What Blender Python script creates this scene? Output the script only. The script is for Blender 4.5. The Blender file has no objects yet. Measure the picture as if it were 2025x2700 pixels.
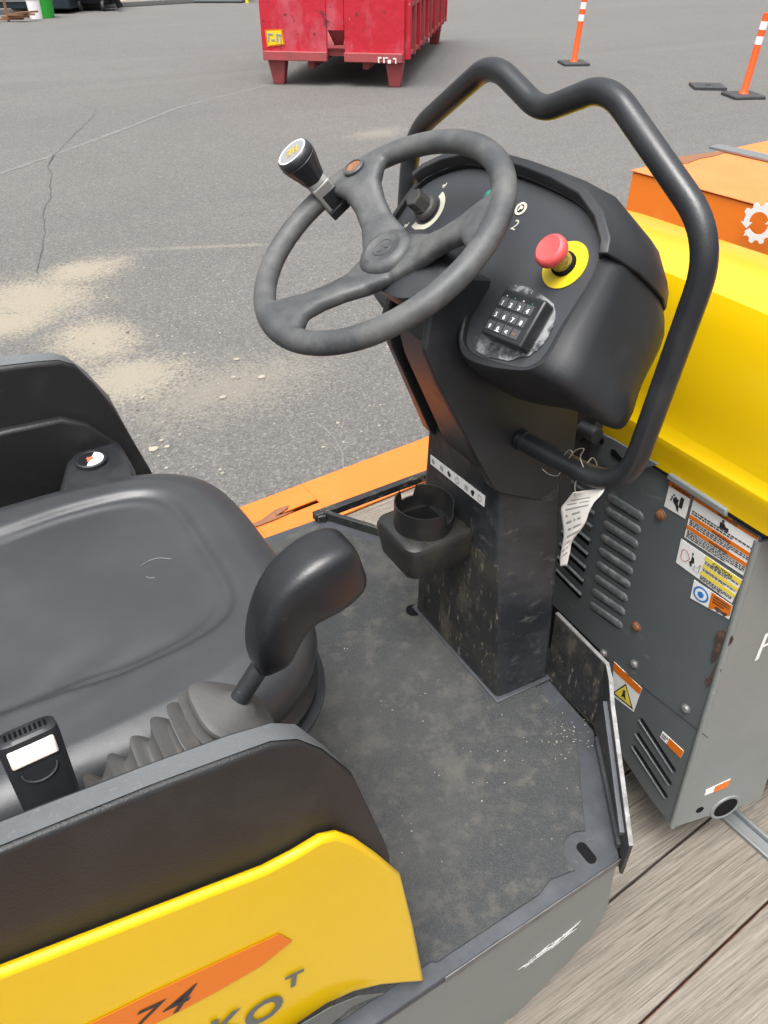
import bpy, bmesh, math, random
from mathutils import Vector, Matrix
random.seed(7)
R = math.radians
sc = bpy.context.scene
ZO = 2.1                                   # eye height above the asphalt; builders work in eye-relative metres

# ------------------------------------------------------------------ camera, sky, sun, exposure
PITCH, HEAD, FPX = R(37.4), R(59.1), 2030.0
cam_d = bpy.data.cameras.new('camera'); cam = bpy.data.objects.new('camera', cam_d)
sc.collection.objects.link(cam); sc.camera = cam
cam.location = (0, 0, ZO); cam.rotation_euler = (math.pi / 2 - PITCH, 0, HEAD - math.pi / 2)
cam_d.sensor_fit = 'VERTICAL'; cam_d.sensor_height = 36; cam_d.lens = FPX / 2700 * 36
cam_d.clip_start = .02; cam_d.clip_end = 800
w = bpy.data.worlds.new('World'); sc.world = w; w.use_nodes = True
nt = w.node_tree; bg = nt.nodes['Background']
sky = nt.nodes.new('ShaderNodeTexSky'); sky.sky_type = 'NISHITA'; sky.sun_disc = False
SUN_EL, SUN_AZ = R(70), R(-140)             # azimuth of the sun, measured from +X towards +Y
sky.sun_elevation = SUN_EL; sky.sun_rotation = math.pi / 2 - SUN_AZ
sky.air_density = 1.0; sky.dust_density = 6.0; sky.ozone_density = 1.0
hs = nt.nodes.new('ShaderNodeHueSaturation'); hs.inputs['Saturation'].default_value = .17
nt.links.new(sky.outputs[0], hs.inputs['Color'])
# overcast veil: the cloud layer is brighter overhead than near the horizon
wtc = nt.nodes.new('ShaderNodeTexCoord'); sep = nt.nodes.new('ShaderNodeSeparateXYZ'); nt.links.new(wtc.outputs['Generated'], sep.inputs[0])
vr = nt.nodes.new('ShaderNodeMapRange'); vr.inputs['From Min'].default_value = 0; vr.inputs['From Max'].default_value = 1; vr.inputs['To Min'].default_value = .36; vr.inputs['To Max'].default_value = 3.25
nt.links.new(sep.outputs['Z'], vr.inputs['Value'])
vm = nt.nodes.new('ShaderNodeVectorMath'); vm.operation = 'SCALE'; nt.links.new(hs.outputs[0], vm.inputs[0]); nt.links.new(vr.outputs[0], vm.inputs['Scale'])
nt.links.new(vm.outputs[0], bg.inputs['Color'])
bg.inputs['Strength'].default_value = .15
sd = bpy.data.lights.new('sun', 'SUN'); sd.energy = 1.2; sd.angle = R(32); sd.color = (1, .96, .9)
so = bpy.data.objects.new('sun', sd); sc.collection.objects.link(so)
sv = Vector((math.cos(SUN_EL) * math.cos(SUN_AZ), math.cos(SUN_EL) * math.sin(SUN_AZ), math.sin(SUN_EL)))
so.rotation_euler = sv.to_track_quat('Z', 'Y').to_euler(); so.location = (0, 0, 30)
vs = sc.view_settings; vs.view_transform = 'Standard'; vs.look = 'None'; vs.gamma = 1; vs.exposure = -.02

# ------------------------------------------------------------------ measuring helpers (pixel of the survey photo -> point on a real plane)
_f = Vector((math.cos(HEAD) * math.cos(PITCH), math.sin(HEAD) * math.cos(PITCH), -math.sin(PITCH)))
_r = Vector((math.sin(HEAD), -math.cos(HEAD), 0)); _u = _r.cross(_f)
def ray(x, y): return _f * FPX + _r * (x - 1012.5) - _u * (y - 1350)
def az(x, y, z): d = ray(x, y); return d * (z / d.z)
def ax(x, y, X): d = ray(x, y); return d * (X / d.x)
def ay(x, y, Y): d = ray(x, y); return d * (Y / d.y)
def apl(x, y, o, n): d = ray(x, y); return d * (o.dot(n) / d.dot(n))
V = lambda *a: Vector(a)

# ------------------------------------------------------------------ materials
def srgb(r, g, b):
    return tuple(((c / 255) / 12.92 if c / 255 < .04045 else (((c / 255) + .055) / 1.055) ** 2.4) for c in (r, g, b)) + (1,)
MATS = {}
def mk(name, base, rough=.5, metal=0, layers=(), bump=(), coat=0, spec=.5, rvar=None):
    m = bpy.data.materials.new(name); m.use_nodes = True; t = m.node_tree; N = t.nodes; L = t.links
    b = N['Principled BSDF']; tc = N.new('ShaderNodeTexCoord')
    if len(base) == 3: base = tuple(base) + (1,)
    b.inputs['Base Color'].default_value = base; b.inputs['Roughness'].default_value = rough
    b.inputs['Metallic'].default_value = metal; b.inputs['Coat Weight'].default_value = coat
    b.inputs['Coat Roughness'].default_value = .12; b.inputs['Specular IOR Level'].default_value = spec
    col = None; rg = None
    for ly in layers:
        kind, scale, lo, hi, c, amt = ly[:6]; dr = ly[6] if len(ly) > 6 else None; mp = ly[7] if len(ly) > 7 else (1, 1, 1)
        mn = N.new('ShaderNodeMapping'); mn.inputs['Scale'].default_value = mp
        mn.inputs['Location'].default_value = (random.uniform(0, 9), random.uniform(0, 9), random.uniform(0, 9))
        if len(ly) > 8: mn.inputs['Rotation'].default_value = ly[8]
        L.new(tc.outputs['Object'], mn.inputs[0])
        if kind == 'v':
            x = N.new('ShaderNodeTexVoronoi'); x.inputs['Scale'].default_value = scale; o = x.outputs['Distance']
        else:
            x = N.new('ShaderNodeTexNoise'); x.inputs['Scale'].default_value = scale
            x.inputs['Detail'].default_value = 8 if kind == 'n' else 2; x.inputs['Roughness'].default_value = .65
            o = x.outputs['Fac']
        L.new(mn.outputs[0], x.inputs['Vector'])
        r = N.new('ShaderNodeMapRange'); r.inputs['From Min'].default_value = lo; r.inputs['From Max'].default_value = hi
        r.inputs['To Max'].default_value = amt; L.new(o, r.inputs['Value'])
        fac = r.outputs[0]
        mx = N.new('ShaderNodeMix'); mx.data_type = 'RGBA'; L.new(fac, mx.inputs[0])
        if col is None: mx.inputs[6].default_value = base
        else: L.new(col, mx.inputs[6])
        mx.inputs[7].default_value = tuple(c) + ((1,) if len(c) == 3 else ()); col = mx.outputs[2]
        if dr is not None:
            q = N.new('ShaderNodeMix'); q.data_type = 'FLOAT'; L.new(fac, q.inputs[0])
            if rg is None: q.inputs[2].default_value = rough
            else: L.new(rg, q.inputs[2])
            q.inputs[3].default_value = dr; rg = q.outputs[0]
    if col: L.new(col, b.inputs['Base Color'])
    if rg: L.new(rg, b.inputs['Roughness'])
    last = None
    for (sc_, dist, *rest) in bump:
        x = N.new('ShaderNodeTexNoise'); x.inputs['Scale'].default_value = sc_; x.inputs['Detail'].default_value = 4
        mn = N.new('ShaderNodeMapping'); L.new(tc.outputs['Object'], mn.inputs[0]); L.new(mn.outputs[0], x.inputs['Vector'])
        if rest: mn.inputs['Scale'].default_value = rest[0]
        bp = N.new('ShaderNodeBump'); bp.inputs['Distance'].default_value = dist; bp.inputs['Strength'].default_value = 1
        L.new(x.outputs['Fac'], bp.inputs['Height'])
        if last: L.new(last, bp.inputs['Normal'])
        last = bp.outputs[0]
    if last: L.new(last, b.inputs['Normal'])
    MATS[name] = m; return m

DUST = (.16, .145, .12)
SHEEN = (.075, .08, .085)
m_plastic = mk('black_plastic', (.012, .0135, .016), .36, layers=[('n', 9, .45, .75, (.03, .031, .033), .7, .62), ('n', 150, .68, .74, DUST, .35, .8), ('n', 30, .64, .76, DUST, .2, .8, (1, 1, 4))], bump=[(900, .0002)])
m_shell = mk('console_shell_plastic', (.014, .0155, .018), .46, layers=[('n', 7, .45, .75, (.030, .031, .033), .7, .6), ('n', 60, .70, .78, DUST, .5, .8, (1, 3, 1), (.6, .5, 0)), ('n', 260, .72, .76, DUST, .5)], bump=[(1100, .00015)])
m_seat = mk('seat_vinyl', (.030, .032, .035), .34, layers=[('n', 6, .45, .8, (.046, .048, .052), .6, .55), ('n', 40, .66, .8, DUST, .12, .7)], bump=[(14, .0012), (700, .00012)])
m_fender = mk('fender_plastic', (.014, .014, .0145), .45, layers=[('n', 8, .5, .75, (.042, .041, .04), .6, .62), ('n', 45, .66, .78, DUST, .22, .8, (1, 1, 3))], bump=[(420, .0005), (1400, .0002)])
m_rubber = mk('wheel_rubber', (.044, .047, .050), .46, layers=[('n', 14, .42, .7, (.12, .119, .112), .85, .66), ('n', 220, .55, .75, (.15, .145, .13), .35, .8), ('n', 5, .5, .7, (.028, .03, .033), .6)], bump=[(600, .0003)])
m_boot = mk('boot_rubber', (.068, .068, .067), .6, layers=[('n', 18, .55, .72, (.17, .12, .075), .7, .85), ('n', 6, .4, .7, (.085, .083, .08), .6)], bump=[(200, .0005)])
m_tube = mk('black_tube_paint', (.015, .0165, .019), .3, layers=[('n', 120, .7, .76, DUST, .35, .7), ('n', 10, .45, .7, (.032, .034, .036), .7, .5)], bump=[(300, .0002)])
m_blackp = mk('black_steel_paint', (.015, .017, .020), .42, layers=[('n', 8, .42, .68, (.045, .048, .052), .7, .58), ('n', 30, .57, .72, (.13, .12, .1), .5, .8, (1, 1, 2)), ('n', 170, .66, .74, (.2, .18, .14), .55, .8), ('n', 16, .66, .7, (.11, .1, .085), .45, .8, (3, 3, .6), (.5, .4, 0))], bump=[(60, .0012)])
m_muddy = mk('dirty_steel_paint', (.018, .019, .021), .36, layers=[('n', 8, .45, .62, (.045, .042, .032), .8, .6), ('n', 14, .54, .64, (.09, .08, .06), .7, .8, (1, 1.6, .6), (.5, .3, 0)), ('n', 36, .58, .66, (.2, .17, .12), .75, .85, (1, 2.5, .8), (.7, .6, 0)), ('n', 240, .62, .72, (.22, .2, .16), .6, .85)], bump=[(50, .002), (14, .003)])
m_mat = mk('rubber_floor_mat', (.028, .031, .034), .66, layers=[('n', 3.2, .44, .66, (.062, .063, .058), .85, .8), ('n', 8, .54, .64, (.125, .118, .095), .45, .9), ('n', 34, .52, .62, (.10, .097, .085), .4, .9), ('n', 9, .6, .7, (.02, .022, .024), .5, .6), ('n', 28, .56, .66, (.12, .112, .09), .45, .9, (1, 1, 1)), ('n', 500, .5, .62, (.085, .085, .08), .7, .85), ('n', 330, .64, .70, (.24, .22, .18), .6, .9), ('n', 70, .69, .73, (.26, .24, .19), .6, .9)], bump=[(520, .0018), (160, .001)])
m_edge = mk('worn_dark_steel', (.052, .057, .066), .5, metal=.25, layers=[('n', 14, .45, .7, (.095, .10, .112), .6, .55), ('n', 60, .62, .74, (.2, .17, .12), .4, .8), ('n', 5, .55, .7, (.03, .033, .04), .5)], bump=[(80, .0006)])
m_bare = mk('scraped_bare_steel', (.21, .21, .21), .5, metal=.5, layers=[('n', 25, .42, .6, (.09, .085, .08), .6, .6, (1, 1, 4))], bump=[(120, .001)])
m_grey = mk('grey_body_paint', (.088, .102, .106), .36, layers=[('n', 5, .42, .7, (.11, .124, .124), .6, .45), ('n', 15, .62, .72, (.21, .205, .18), .55, .7, (1, 1, 3), (.5, 0, 0)), ('n', 20, .74, .755, (.26, .095, .03), .9, .9), ('n', 9, .69, .74, (.035, .03, .028), .6, .8)], bump=[(18, .0008)])
m_grey2 = mk('light_grey_body_paint', (.17, .185, .178), .4, layers=[('n', 5, .42, .7, (.21, .225, .215), .6, .45), ('n', 90, .68, .73, (.5, .5, .48), .7, .7, (1, 1, .25), (.5, .5, 0)), ('n', 3.2, .62, .7, (.33, .24, .21), .5, .8), ('n', 17, .73, .75, (.06, .04, .03), .9, .9)], bump=[(18, .0008)])  # the pinkish blotches put a red-brown reflection into the colour
m_skirt = mk('skirt_grey_paint', (.155, .17, .162), .42, layers=[('n', 6, .42, .7, (.19, .205, .19), .6, .5), ('n', 22, .66, .71, (.36, .36, .33), .5, .7, (.6, 1, 3), (0, .6, 0)), ('n', 120, .7, .74, (.03, .03, .03), .7)], bump=[(14, .001)])
m_yellow = mk('yellow_paint', (.64, .415, .0015), .3, coat=.3, layers=[('n', 4, .45, .8, (.58, .365, .003), .6, .4), ('n', 200, .72, .77, (.30, .21, .08), .5, .7), ('n', 22, .70, .73, (.38, .24, .05), .35, .7, (1, 1, 5), (.4, .5, 0)), ('n', 7, .6, .75, (.62, .36, .03), .4, .5)], bump=[(9, .0008)])
m_orange = mk('orange_trailer_paint', (.66, .155, .018), .5, layers=[('n', 7, .5, .75, (.68, .19, .03), .7), ('n', 26, .66, .70, (.3, .25, .2), .8, .8), ('n', 160, .68, .75, (.42, .17, .06), .5)], bump=[(60, .0012)])
m_orange2 = mk('orange_box_paint', (.70, .17, .008), .5, layers=[('n', 7, .5, .75, (.74, .24, .03), .6), ('n', 26, .75, .76, (.12, .05, .03), .8, .8)], bump=[(60, .0008)])
m_orange3 = mk('orange_tread_paint', (.66, .18, .045), .6, layers=[('n', 8, .4, .7, (.70, .22, .07), .6), ('n', 90, .5, .7, (.6, .18, .05), .35), ('n', 12, .74, .76, (.2, .09, .05), .8)], bump=[(160, .004)])
m_red = mk('red_dumpster_paint', (.44, .010, .025), .5, layers=[('n', 2.2, .45, .7, (.50, .015, .035), .7), ('n', 1.3, .52, .64, (.46, .10, .13), .75, .7, (1, 1, .5)), ('n', 5, .60, .65, (.13, .015, .02), .85, .8), ('n', 9, .66, .69, (.05, .015, .015), .8, .8), ('n', 5, .67, .69, (.55, .36, .36), .8, .7, (2, 2, .4))], bump=[(6, .01)])
m_redd = mk('faded_red_steel', (.33, .06, .065), .6, layers=[('n', 5, .5, .65, (.22, .06, .05), .8), ('n', 8, .66, .7, (.12, .07, .05), .8)], bump=[(10, .006)])
m_wood = mk('weathered_board', (0.219, 0.191, 0.157), .85, layers=[('n', 7, .36, .6, (0.131, 0.115, 0.094), .8, None, (.5, 9, 3)), ('n', 24, .48, .66, (0.073, 0.062, 0.052), .75, None, (.35, 9, 3)), ('n', 3, .5, .7, (0.263, 0.234, 0.197), .6), ('n', 4, .58, .7, (0.073, 0.065, 0.055), .6, None, (1, 2, 1)), ('n', 15, .68, .72, (0.044, 0.033, 0.026), .7, None, (.7, 2, 1)), ('n', 60, .45, .7, (0.277, 0.248, 0.204), .4, None, (.15, 6, 1))], bump=[(40, .004, (.12, 5, 1)), (120, .001, (.2, 5, 1))])
m_white = mk('white_print', (.72, .72, .70), .5, layers=[('n', 60, .6, .75, (.5, .49, .46), .5)])
m_paper = mk('tag_paper', (.74, .71, .66), .7, layers=[('n', 50, .6, .75, (.5, .46, .4), .5)], bump=[(60, .001)])
m_ink = mk('black_print', (.02, .02, .02), .5)
m_fadeink = mk('faded_print', (.28, .28, .28), .6)
m_sorange = mk('sticker_orange', (.62, .15, .008), .4, layers=[('n', 90, .66, .72, (.3, .12, .03), .6)])
m_syellow = mk('sticker_yellow', (.72, .58, .07), .4)
m_sblue = mk('sticker_blue', (.03, .17, .48), .4)
m_sred = mk('sticker_red_outline', (.5, .12, .14), .5)
m_estop = mk('estop_red', (.62, .075, .075), .5, layers=[('n', 60, .5, .7, (.66, .12, .11), .6)])
m_eyel = mk('estop_yellow', (.74, .55, .015), .45, layers=[('n', 120, .68, .74, (.4, .3, .05), .4)])
m_collar = mk('estop_collar_brass', (.34, .27, .06), .4, layers=[('n', 200, .5, .6, (.06, .05, .03), .7)])
m_panel = mk('control_panel_film', (.040, .044, .050), .42, layers=[('n', 8, .45, .75, (.052, .056, .062), .6, .5), ('n', 300, .73, .77, DUST, .6)], bump=[(1200, .0001)])
m_knob = mk('dial_plastic', (.075, .072, .066), .45, layers=[('n', 30, .5, .7, (.08, .075, .065), .6, .6)])
m_cream = mk('luminous_cream', (.62, .6, .48), .5, layers=[('n', 200, .66, .74, (.3, .28, .22), .5)])
m_glue = mk('silver_adhesive', (.26, .265, .27), .4, layers=[('n', 34, .44, .55, (.035, .038, .042), .95, .4), ('n', 120, .6, .7, (.6, .6, .58), .7)], bump=[(50, .002)])
m_green = mk('green_lamp_lens', (.03, .26, .19), .3)
m_keypad = mk('keypad_black', (.016, .017, .019), .35, layers=[('n', 20, .5, .7, (.03, .031, .034), .6)])
m_key = mk('key_grey', (.06, .063, .068), .5)
m_keyred = mk('key_red_print', (.55, .12, .06), .5)
m_glass = mk('gauge_glass', (.01, .01, .012), .08, coat=.6)
m_clampm = mk('cast_clamp_metal', (.27, .27, .25), .45, metal=.35, layers=[('n', 30, .5, .7, (.2, .2, .18), .6, .6)])
m_rust = mk('rusty_bolt', (.24, .10, .045), .7, layers=[('n', 200, .45, .6, (.12, .06, .03), .8)], bump=[(300, .001)])
m_zinc = mk('zinc_bolt', (.42, .42, .42), .4, metal=.7, layers=[('n', 200, .55, .7, (.15, .12, .09), .6, .7)])
m_dark = mk('engine_bay_dark', (.005, .005, .006), .8, spec=.15)
m_mesh = mk('radiator_mesh', (.02, .02, .021), .55, layers=[('v', 400, .3, .5, (.1, .1, .1), .6)])
m_drum = mk('dusty_drum_steel', (.42, .38, .3), .75, layers=[('n', 12, .4, .7, (.33, .29, .22), .7)], bump=[(60, .002)])
m_gal = mk('galvanised_channel', (.27, .285, .29), .4, metal=.6, layers=[('n', 20, .5, .7, (.2, .2, .19), .6, .6, (1, .2, 1))])
m_post = mk('safety_orange_post', (.82, .1, .015), .45)
m_refl = mk('reflective_white', (.8, .8, .8), .4)
m_rbase = mk('rubber_base', (.035, .036, .038), .75, layers=[('n', 20, .5, .7, (.07, .07, .07), .6)])
m_stone = mk('pale_stone', (.31, .28, .23), .85, layers=[('n', 3, .4, .7, (.2, .18, .15), .7)])
m_beige = mk('buckle_button', (.78, .68, .6), .45, layers=[('n', 90, .6, .8, (.6, .5, .42), .4)])
m_wire = mk('galvanised_wire', (.5, .48, .42), .4, metal=.5)
m_olive = mk('cup_holder_plastic', (.016, .0165, .017), .38, layers=[('n', 9, .46, .66, (.040, .035, .024), .8, .55), ('n', 45, .66, .72, (.26, .24, .17), .6, .8), ('n', 26, .72, .74, (.3, .27, .2), .7, .9, (1, 1, .4))], bump=[(90, .0005)])

m_skysheen = mk('sky_sheen_plastic', (.105, .113, .116), .5, layers=[('n', 12, .42, .68, (.075, .08, .084), .7), ('n', 200, .6, .7, (.2, .2, .19), .5)], bump=[(420, .0005)])  # paler plastic colour stands in for sky sheen on the fender tops
# asphalt: pebbled tarmac, with the sand spill and pale scuffs that lie on it
def asphalt():
    m = mk('asphalt', (.122, .117, .110), .85, layers=[
        ('n', .35, .4, .65, (.138, .133, .126), .8), ('n', 2.0, .45, .7, (.104, .10, .094), .5), ('n', .8, .5, .62, (.102, .099, .095), .6, None, (.1, 1, 1), (0, 0, .35)),
        ('n', 1.3, .66, .72, (.075, .072, .068), .5),
        ('n', 75, .42, .56, (.066, .063, .06), .75), ('n', 62, .54, .64, (.21, .20, .185), .8), ('n', 26, .60, .68, (.19, .182, .168), .5),
        ('n', 150, .6, .68, (.34, .32, .29), .7), ('n', .9, .55, .75, (.14, .138, .13), .5, None, (.12, 1, 1), (0, 0, -.35)),
        ('n', 11, .70, .735, (.36, .34, .30), .7), ('n', 5, .71, .74, (.32, .28, .22), .6)], bump=[(75, .008), (200, .004)])
    t = m.node_tree; N = t.nodes; L = t.links; b = N['Principled BSDF']; tc = N.new('ShaderNodeTexCoord')
    col = b.inputs['Base Color'].links[0].from_socket
    def spot(pts, rad, color, amt, nsc, bias, colr):
        tot = None
        for (c, rx, ry, ang) in pts:
            mp = N.new('ShaderNodeMapping'); mp.vector_type = 'TEXTURE'; mp.inputs['Location'].default_value = (c.x, c.y, 0)
            mp.inputs['Rotation'].default_value = (0, 0, ang); mp.inputs['Scale'].default_value = (rx, ry, 1e5)
            L.new(tc.outputs['Object'], mp.inputs[0])
            ln = N.new('ShaderNodeVectorMath'); ln.operation = 'LENGTH'; L.new(mp.outputs[0], ln.inputs[0])
            r = N.new('ShaderNodeMapRange'); r.inputs['From Min'].default_value = 0; r.inputs['From Max'].default_value = 1
            r.inputs['To Min'].default_value = 1; r.inputs['To Max'].default_value = 0; L.new(ln.outputs['Value'], r.inputs['Value'])
            if tot is None: tot = r.outputs[0]
            else:
                a = N.new('ShaderNodeMath'); a.operation = 'MAXIMUM'; L.new(tot, a.inputs[0]); L.new(r.outputs[0], a.inputs[1]); tot = a.outputs[0]
        nz = N.new('ShaderNodeTexNoise'); nz.inputs['Scale'].default_value = nsc; nz.inputs['Detail'].default_value = 10; nz.inputs['Roughness'].default_value = .85
        L.new(tc.outputs['Object'], nz.inputs['Vector'])
        gz = N.new('ShaderNodeTexNoise'); gz.inputs['Scale'].default_value = 48; gz.inputs['Detail'].default_value = 3; L.new(tc.outputs['Object'], gz.inputs['Vector'])
        gs = N.new('ShaderNodeMapRange'); gs.inputs['From Min'].default_value = .35; gs.inputs['From Max'].default_value = .65; gs.inputs['To Min'].default_value = -.16; gs.inputs['To Max'].default_value = .16; L.new(gz.outputs['Fac'], gs.inputs['Value'])
        s0 = N.new('ShaderNodeMath'); s0.operation = 'ADD'; L.new(gs.outputs[0], s0.inputs[0]); L.new(nz.outputs['Fac'], s0.inputs[1])
        s = N.new('ShaderNodeMath'); s.operation = 'ADD'; L.new(tot, s.inputs[0]); L.new(s0.outputs[0], s.inputs[1])
        r2 = N.new('ShaderNodeMapRange'); r2.inputs['From Min'].default_value = bias; r2.inputs['From Max'].default_value = bias + .35
        r2.inputs['To Max'].default_value = amt; L.new(s.outputs[0], r2.inputs['Value'])
        ml = N.new('ShaderNodeMath'); ml.operation = 'MULTIPLY'
        st = N.new('ShaderNodeMapRange'); st.inputs['From Max'].default_value = .12; L.new(tot, st.inputs['Value'])
        L.new(r2.outputs[0], ml.inputs[0]); L.new(st.outputs[0], ml.inputs[1])
        mx = N.new('ShaderNodeMix'); mx.data_type = 'RGBA'; L.new(ml.outputs[0], mx.inputs[0]); L.new(colr, mx.inputs[6]); mx.inputs[7].default_value = color + (1,)
        return mx.outputs[2]
    G = -ZO
    a, b1, c1, d1 = az(120, 760, G), az(250, 700, G), az(240, 900, G), az(420, 860, G)
    col = spot([(az(80, 790, G), 1.0, 1.0, 0), (az(220, 715, G), .75, .55, .3), (az(10, 850, G), .8, .6, 0), (az(250, 900, G), .6, .8, 0), (az(340, 1000, G), .7, .6, 0)], 1, (.27, .238, .18), .85, 5, .93, col)
    e, f, g = az(990, 352, G), az(840, 1010, G), az(1000, 640, G)
    col = spot([(e, 1.1, .55, .2), (az(600, 1020, G), 1.5, .8, 0), (az(330, 1000, G), 1.0, .5, 0), (az(560, 650, G), 2.0, .10, R(-24))], 1, (.23, .21, .165), .5, 6, 1.0, col)
    L.new(col, b.inputs['Base Color'])
    return m
m_asphalt = asphalt()
m_crack = mk('crack_tar_dark', (.05, .048, .045), .9)  # tar-dark colour of the crack strips
m_faded = mk('faded_line_dust', (.165, .162, .155), .9, layers=[('n', 30, .42, .6, (.11, .107, .10), .9)])

# ------------------------------------------------------------------ builders
class MB:
    def __init__(s): s.v = []; s.f = []; s.fm = []; s.mats = []
    def mi(s, m):
        if m not in s.mats: s.mats.append(m)
        return s.mats.index(m)
    def add(s, vs, fs, m=None):
        o = len(s.v); s.v += [Vector(p) for p in vs]; k = s.mi(m) if m else 0
        for f in fs: s.f.append([i + o for i in f]); s.fm.append(k)
    def box(s, c, size, m=None, A=None):
        A = A or (V(1, 0, 0), V(0, 1, 0), V(0, 0, 1)); c = Vector(c); h = [q / 2 for q in size]
        vs = [c + A[0] * (h[0] * i) + A[1] * (h[1] * j) + A[2] * (h[2] * k) for i in (-1, 1) for j in (-1, 1) for k in (-1, 1)]
        s.add(vs, [(0, 1, 3, 2), (4, 6, 7, 5), (0, 4, 5, 1), (2, 3, 7, 6), (0, 2, 6, 4), (1, 5, 7, 3)], m); return s
    def prism(s, poly, d, m=None):
        n = len(poly); d = Vector(d); poly = [Vector(p) for p in poly]
        s.add(poly + [p + d for p in poly], [list(range(n))[::-1], list(range(n, 2 * n))] + [(i, (i + 1) % n, n + (i + 1) % n, n + i) for i in range(n)], m); return s
    def loft(s, rings, m=None, cap0=True, cap1=True, closed=True):
        n = len(rings[0]); vs = [p for r in rings for p in r]; fs = []
        for k in range(len(rings) - 1):
            for i in range(n if closed else n - 1):
                j = (i + 1) % n; fs.append((k * n + i, k * n + j, (k + 1) * n + j, (k + 1) * n + i))
        if cap0: fs.append(list(range(n))[::-1])
        if cap1: fs.append([(len(rings) - 1) * n + i for i in range(n)])
        s.add(vs, fs, m); return s
    def tube(s, path, r, m=None, seg=20, caps=True):
        path = [Vector(p) for p in path]; rings = []; nrm = None
        rr = r if hasattr(r, '__len__') else [r] * len(path)
        for i, p in enumerate(path):
            t = (path[min(i + 1, len(path) - 1)] - path[max(i - 1, 0)]).normalized()
            if nrm is None: nrm = t.orthogonal().normalized()
            nrm = (nrm - t * nrm.dot(t)).normalized(); b = t.cross(nrm)
            rings.append([p + (nrm * math.cos(a) + b * math.sin(a)) * rr[i] for a in [2 * math.pi * k / seg for k in range(seg)]])
        return s.loft(rings, m, caps, caps)
    def lathe(s, o, axis, prof, m=None, seg=32, ex=None, cap0=True, cap1=True):
        axis = Vector(axis).normalized(); ex = (Vector(ex) if ex else axis.orthogonal()); ex = (ex - axis * ex.dot(axis)).normalized(); ey = axis.cross(ex); o = Vector(o)
        return s.loft([[o + axis * h + (ex * math.cos(a) + ey * math.sin(a)) * r for a in [2 * math.pi * k / seg for k in range(seg)]] for (r, h) in prof], m, cap0, cap1)
    def text(s, body, size, o, ex, ey, m, lift=0, bold=0, align='LEFT', shear=0):
        cu = bpy.data.curves.new('lettering', 'FONT'); cu.body = body; cu.size = size; cu.offset = bold; cu.align_x = align; cu.shear = shear; cu.resolution_u = 3
        ob = bpy.data.objects.new('lettering', cu); sc.collection.objects.link(ob)
        dg = bpy.context.evaluated_depsgraph_get(); me = bpy.data.meshes.new_from_object(ob.evaluated_get(dg))
        n = Vector(ex).cross(Vector(ey)).normalized()
        s.add([Vector(o) + Vector(ex) * v.co.x + Vector(ey) * v.co.y + n * lift for v in me.vertices], [list(p.vertices) for p in me.polygons], m)
        bpy.data.objects.remove(ob); bpy.data.curves.remove(cu); bpy.data.meshes.remove(me); return s
    def build(s, name, m=None, parent=None, smooth=35, bev=0, bseg=2, label=None, solid=0, subd=0, offset=-1, remesh=0, fix=True):
        org = parent['org'] if parent else s.org if hasattr(s, 'org') else [0, 0, 0]
        org = Vector(org)
        me = bpy.data.meshes.new(name); me.from_pydata([v - org for v in s.v], [], s.f)
        mats = ([m] if m and not s.mats else []) + s.mats
        if m and s.mats and m not in s.mats: pass
        for x in mats: me.materials.append(x)
        for p, k in zip(me.polygons, s.fm): p.material_index = k
        if fix:
            b = bmesh.new(); b.from_mesh(me); bmesh.ops.recalc_face_normals(b, faces=b.faces); b.to_mesh(me); b.free()
        me.update()
        ob = bpy.data.objects.new(name, me); sc.collection.objects.link(ob)
        if smooth:
            me.polygons.foreach_set('use_smooth', [True] * len(me.polygons))
            if not remesh: me.set_sharp_from_angle(angle=R(smooth))
        if solid:
            q = ob.modifiers.new('solid', 'SOLIDIFY'); q.thickness = solid; q.offset = offset
        if remesh:
            q = ob.modifiers.new('re', 'REMESH'); q.mode = 'VOXEL'; q.voxel_size = remesh; q.use_smooth_shade = True
            q = ob.modifiers.new('sm', 'SMOOTH'); q.iterations = 6; q.factor = .6
        if bev:
            q = ob.modifiers.new('bev', 'BEVEL'); q.width = bev; q.segments = bseg; q.limit_method = 'ANGLE'; q.angle_limit = R(30); q.harden_normals = False
        if subd:
            q = ob.modifiers.new('sub', 'SUBSURF'); q.levels = subd; q.render_levels = subd
        if parent: ob.parent = parent
        else: ob.location = org + V(0, 0, ZO); ob['org'] = list(org)
        ob['org'] = list(org)
        if label: ob['label'] = label
        return ob
def thing(name, label, cat, org, group=None):
    o = bpy.data.objects.new(name, None); sc.collection.objects.link(o); o.empty_display_size = .1
    o.location = Vector(org) + V(0, 0, ZO); o['org'] = list(org); o['label'] = label; o['category'] = cat
    if group: o['group'] = group
    return o
def tag(o, label, cat, group=None, kind=None):
    if label: o['label'] = label
    if cat: o['category'] = cat
    if group: o['group'] = group
    if kind: o['kind'] = kind
    return o
def fillet(pts, rad, seg=8):
    pts = [Vector(p) for p in pts]; out = [pts[0]]
    for i in range(1, len(pts) - 1):
        a, b, c = pts[i - 1], pts[i], pts[i + 1]; r = rad[i] if hasattr(rad, '__len__') else rad
        d1 = (a - b); d2 = (c - b); L = min(r, d1.length * .48, d2.length * .48); p, q = b + d1.normalized() * L, b + d2.normalized() * L
        for k in range(seg + 1):
            t = k / seg; out.append(p * (1 - t) ** 2 + b * 2 * t * (1 - t) + q * t * t)
    out.append(pts[-1]); return out
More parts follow.
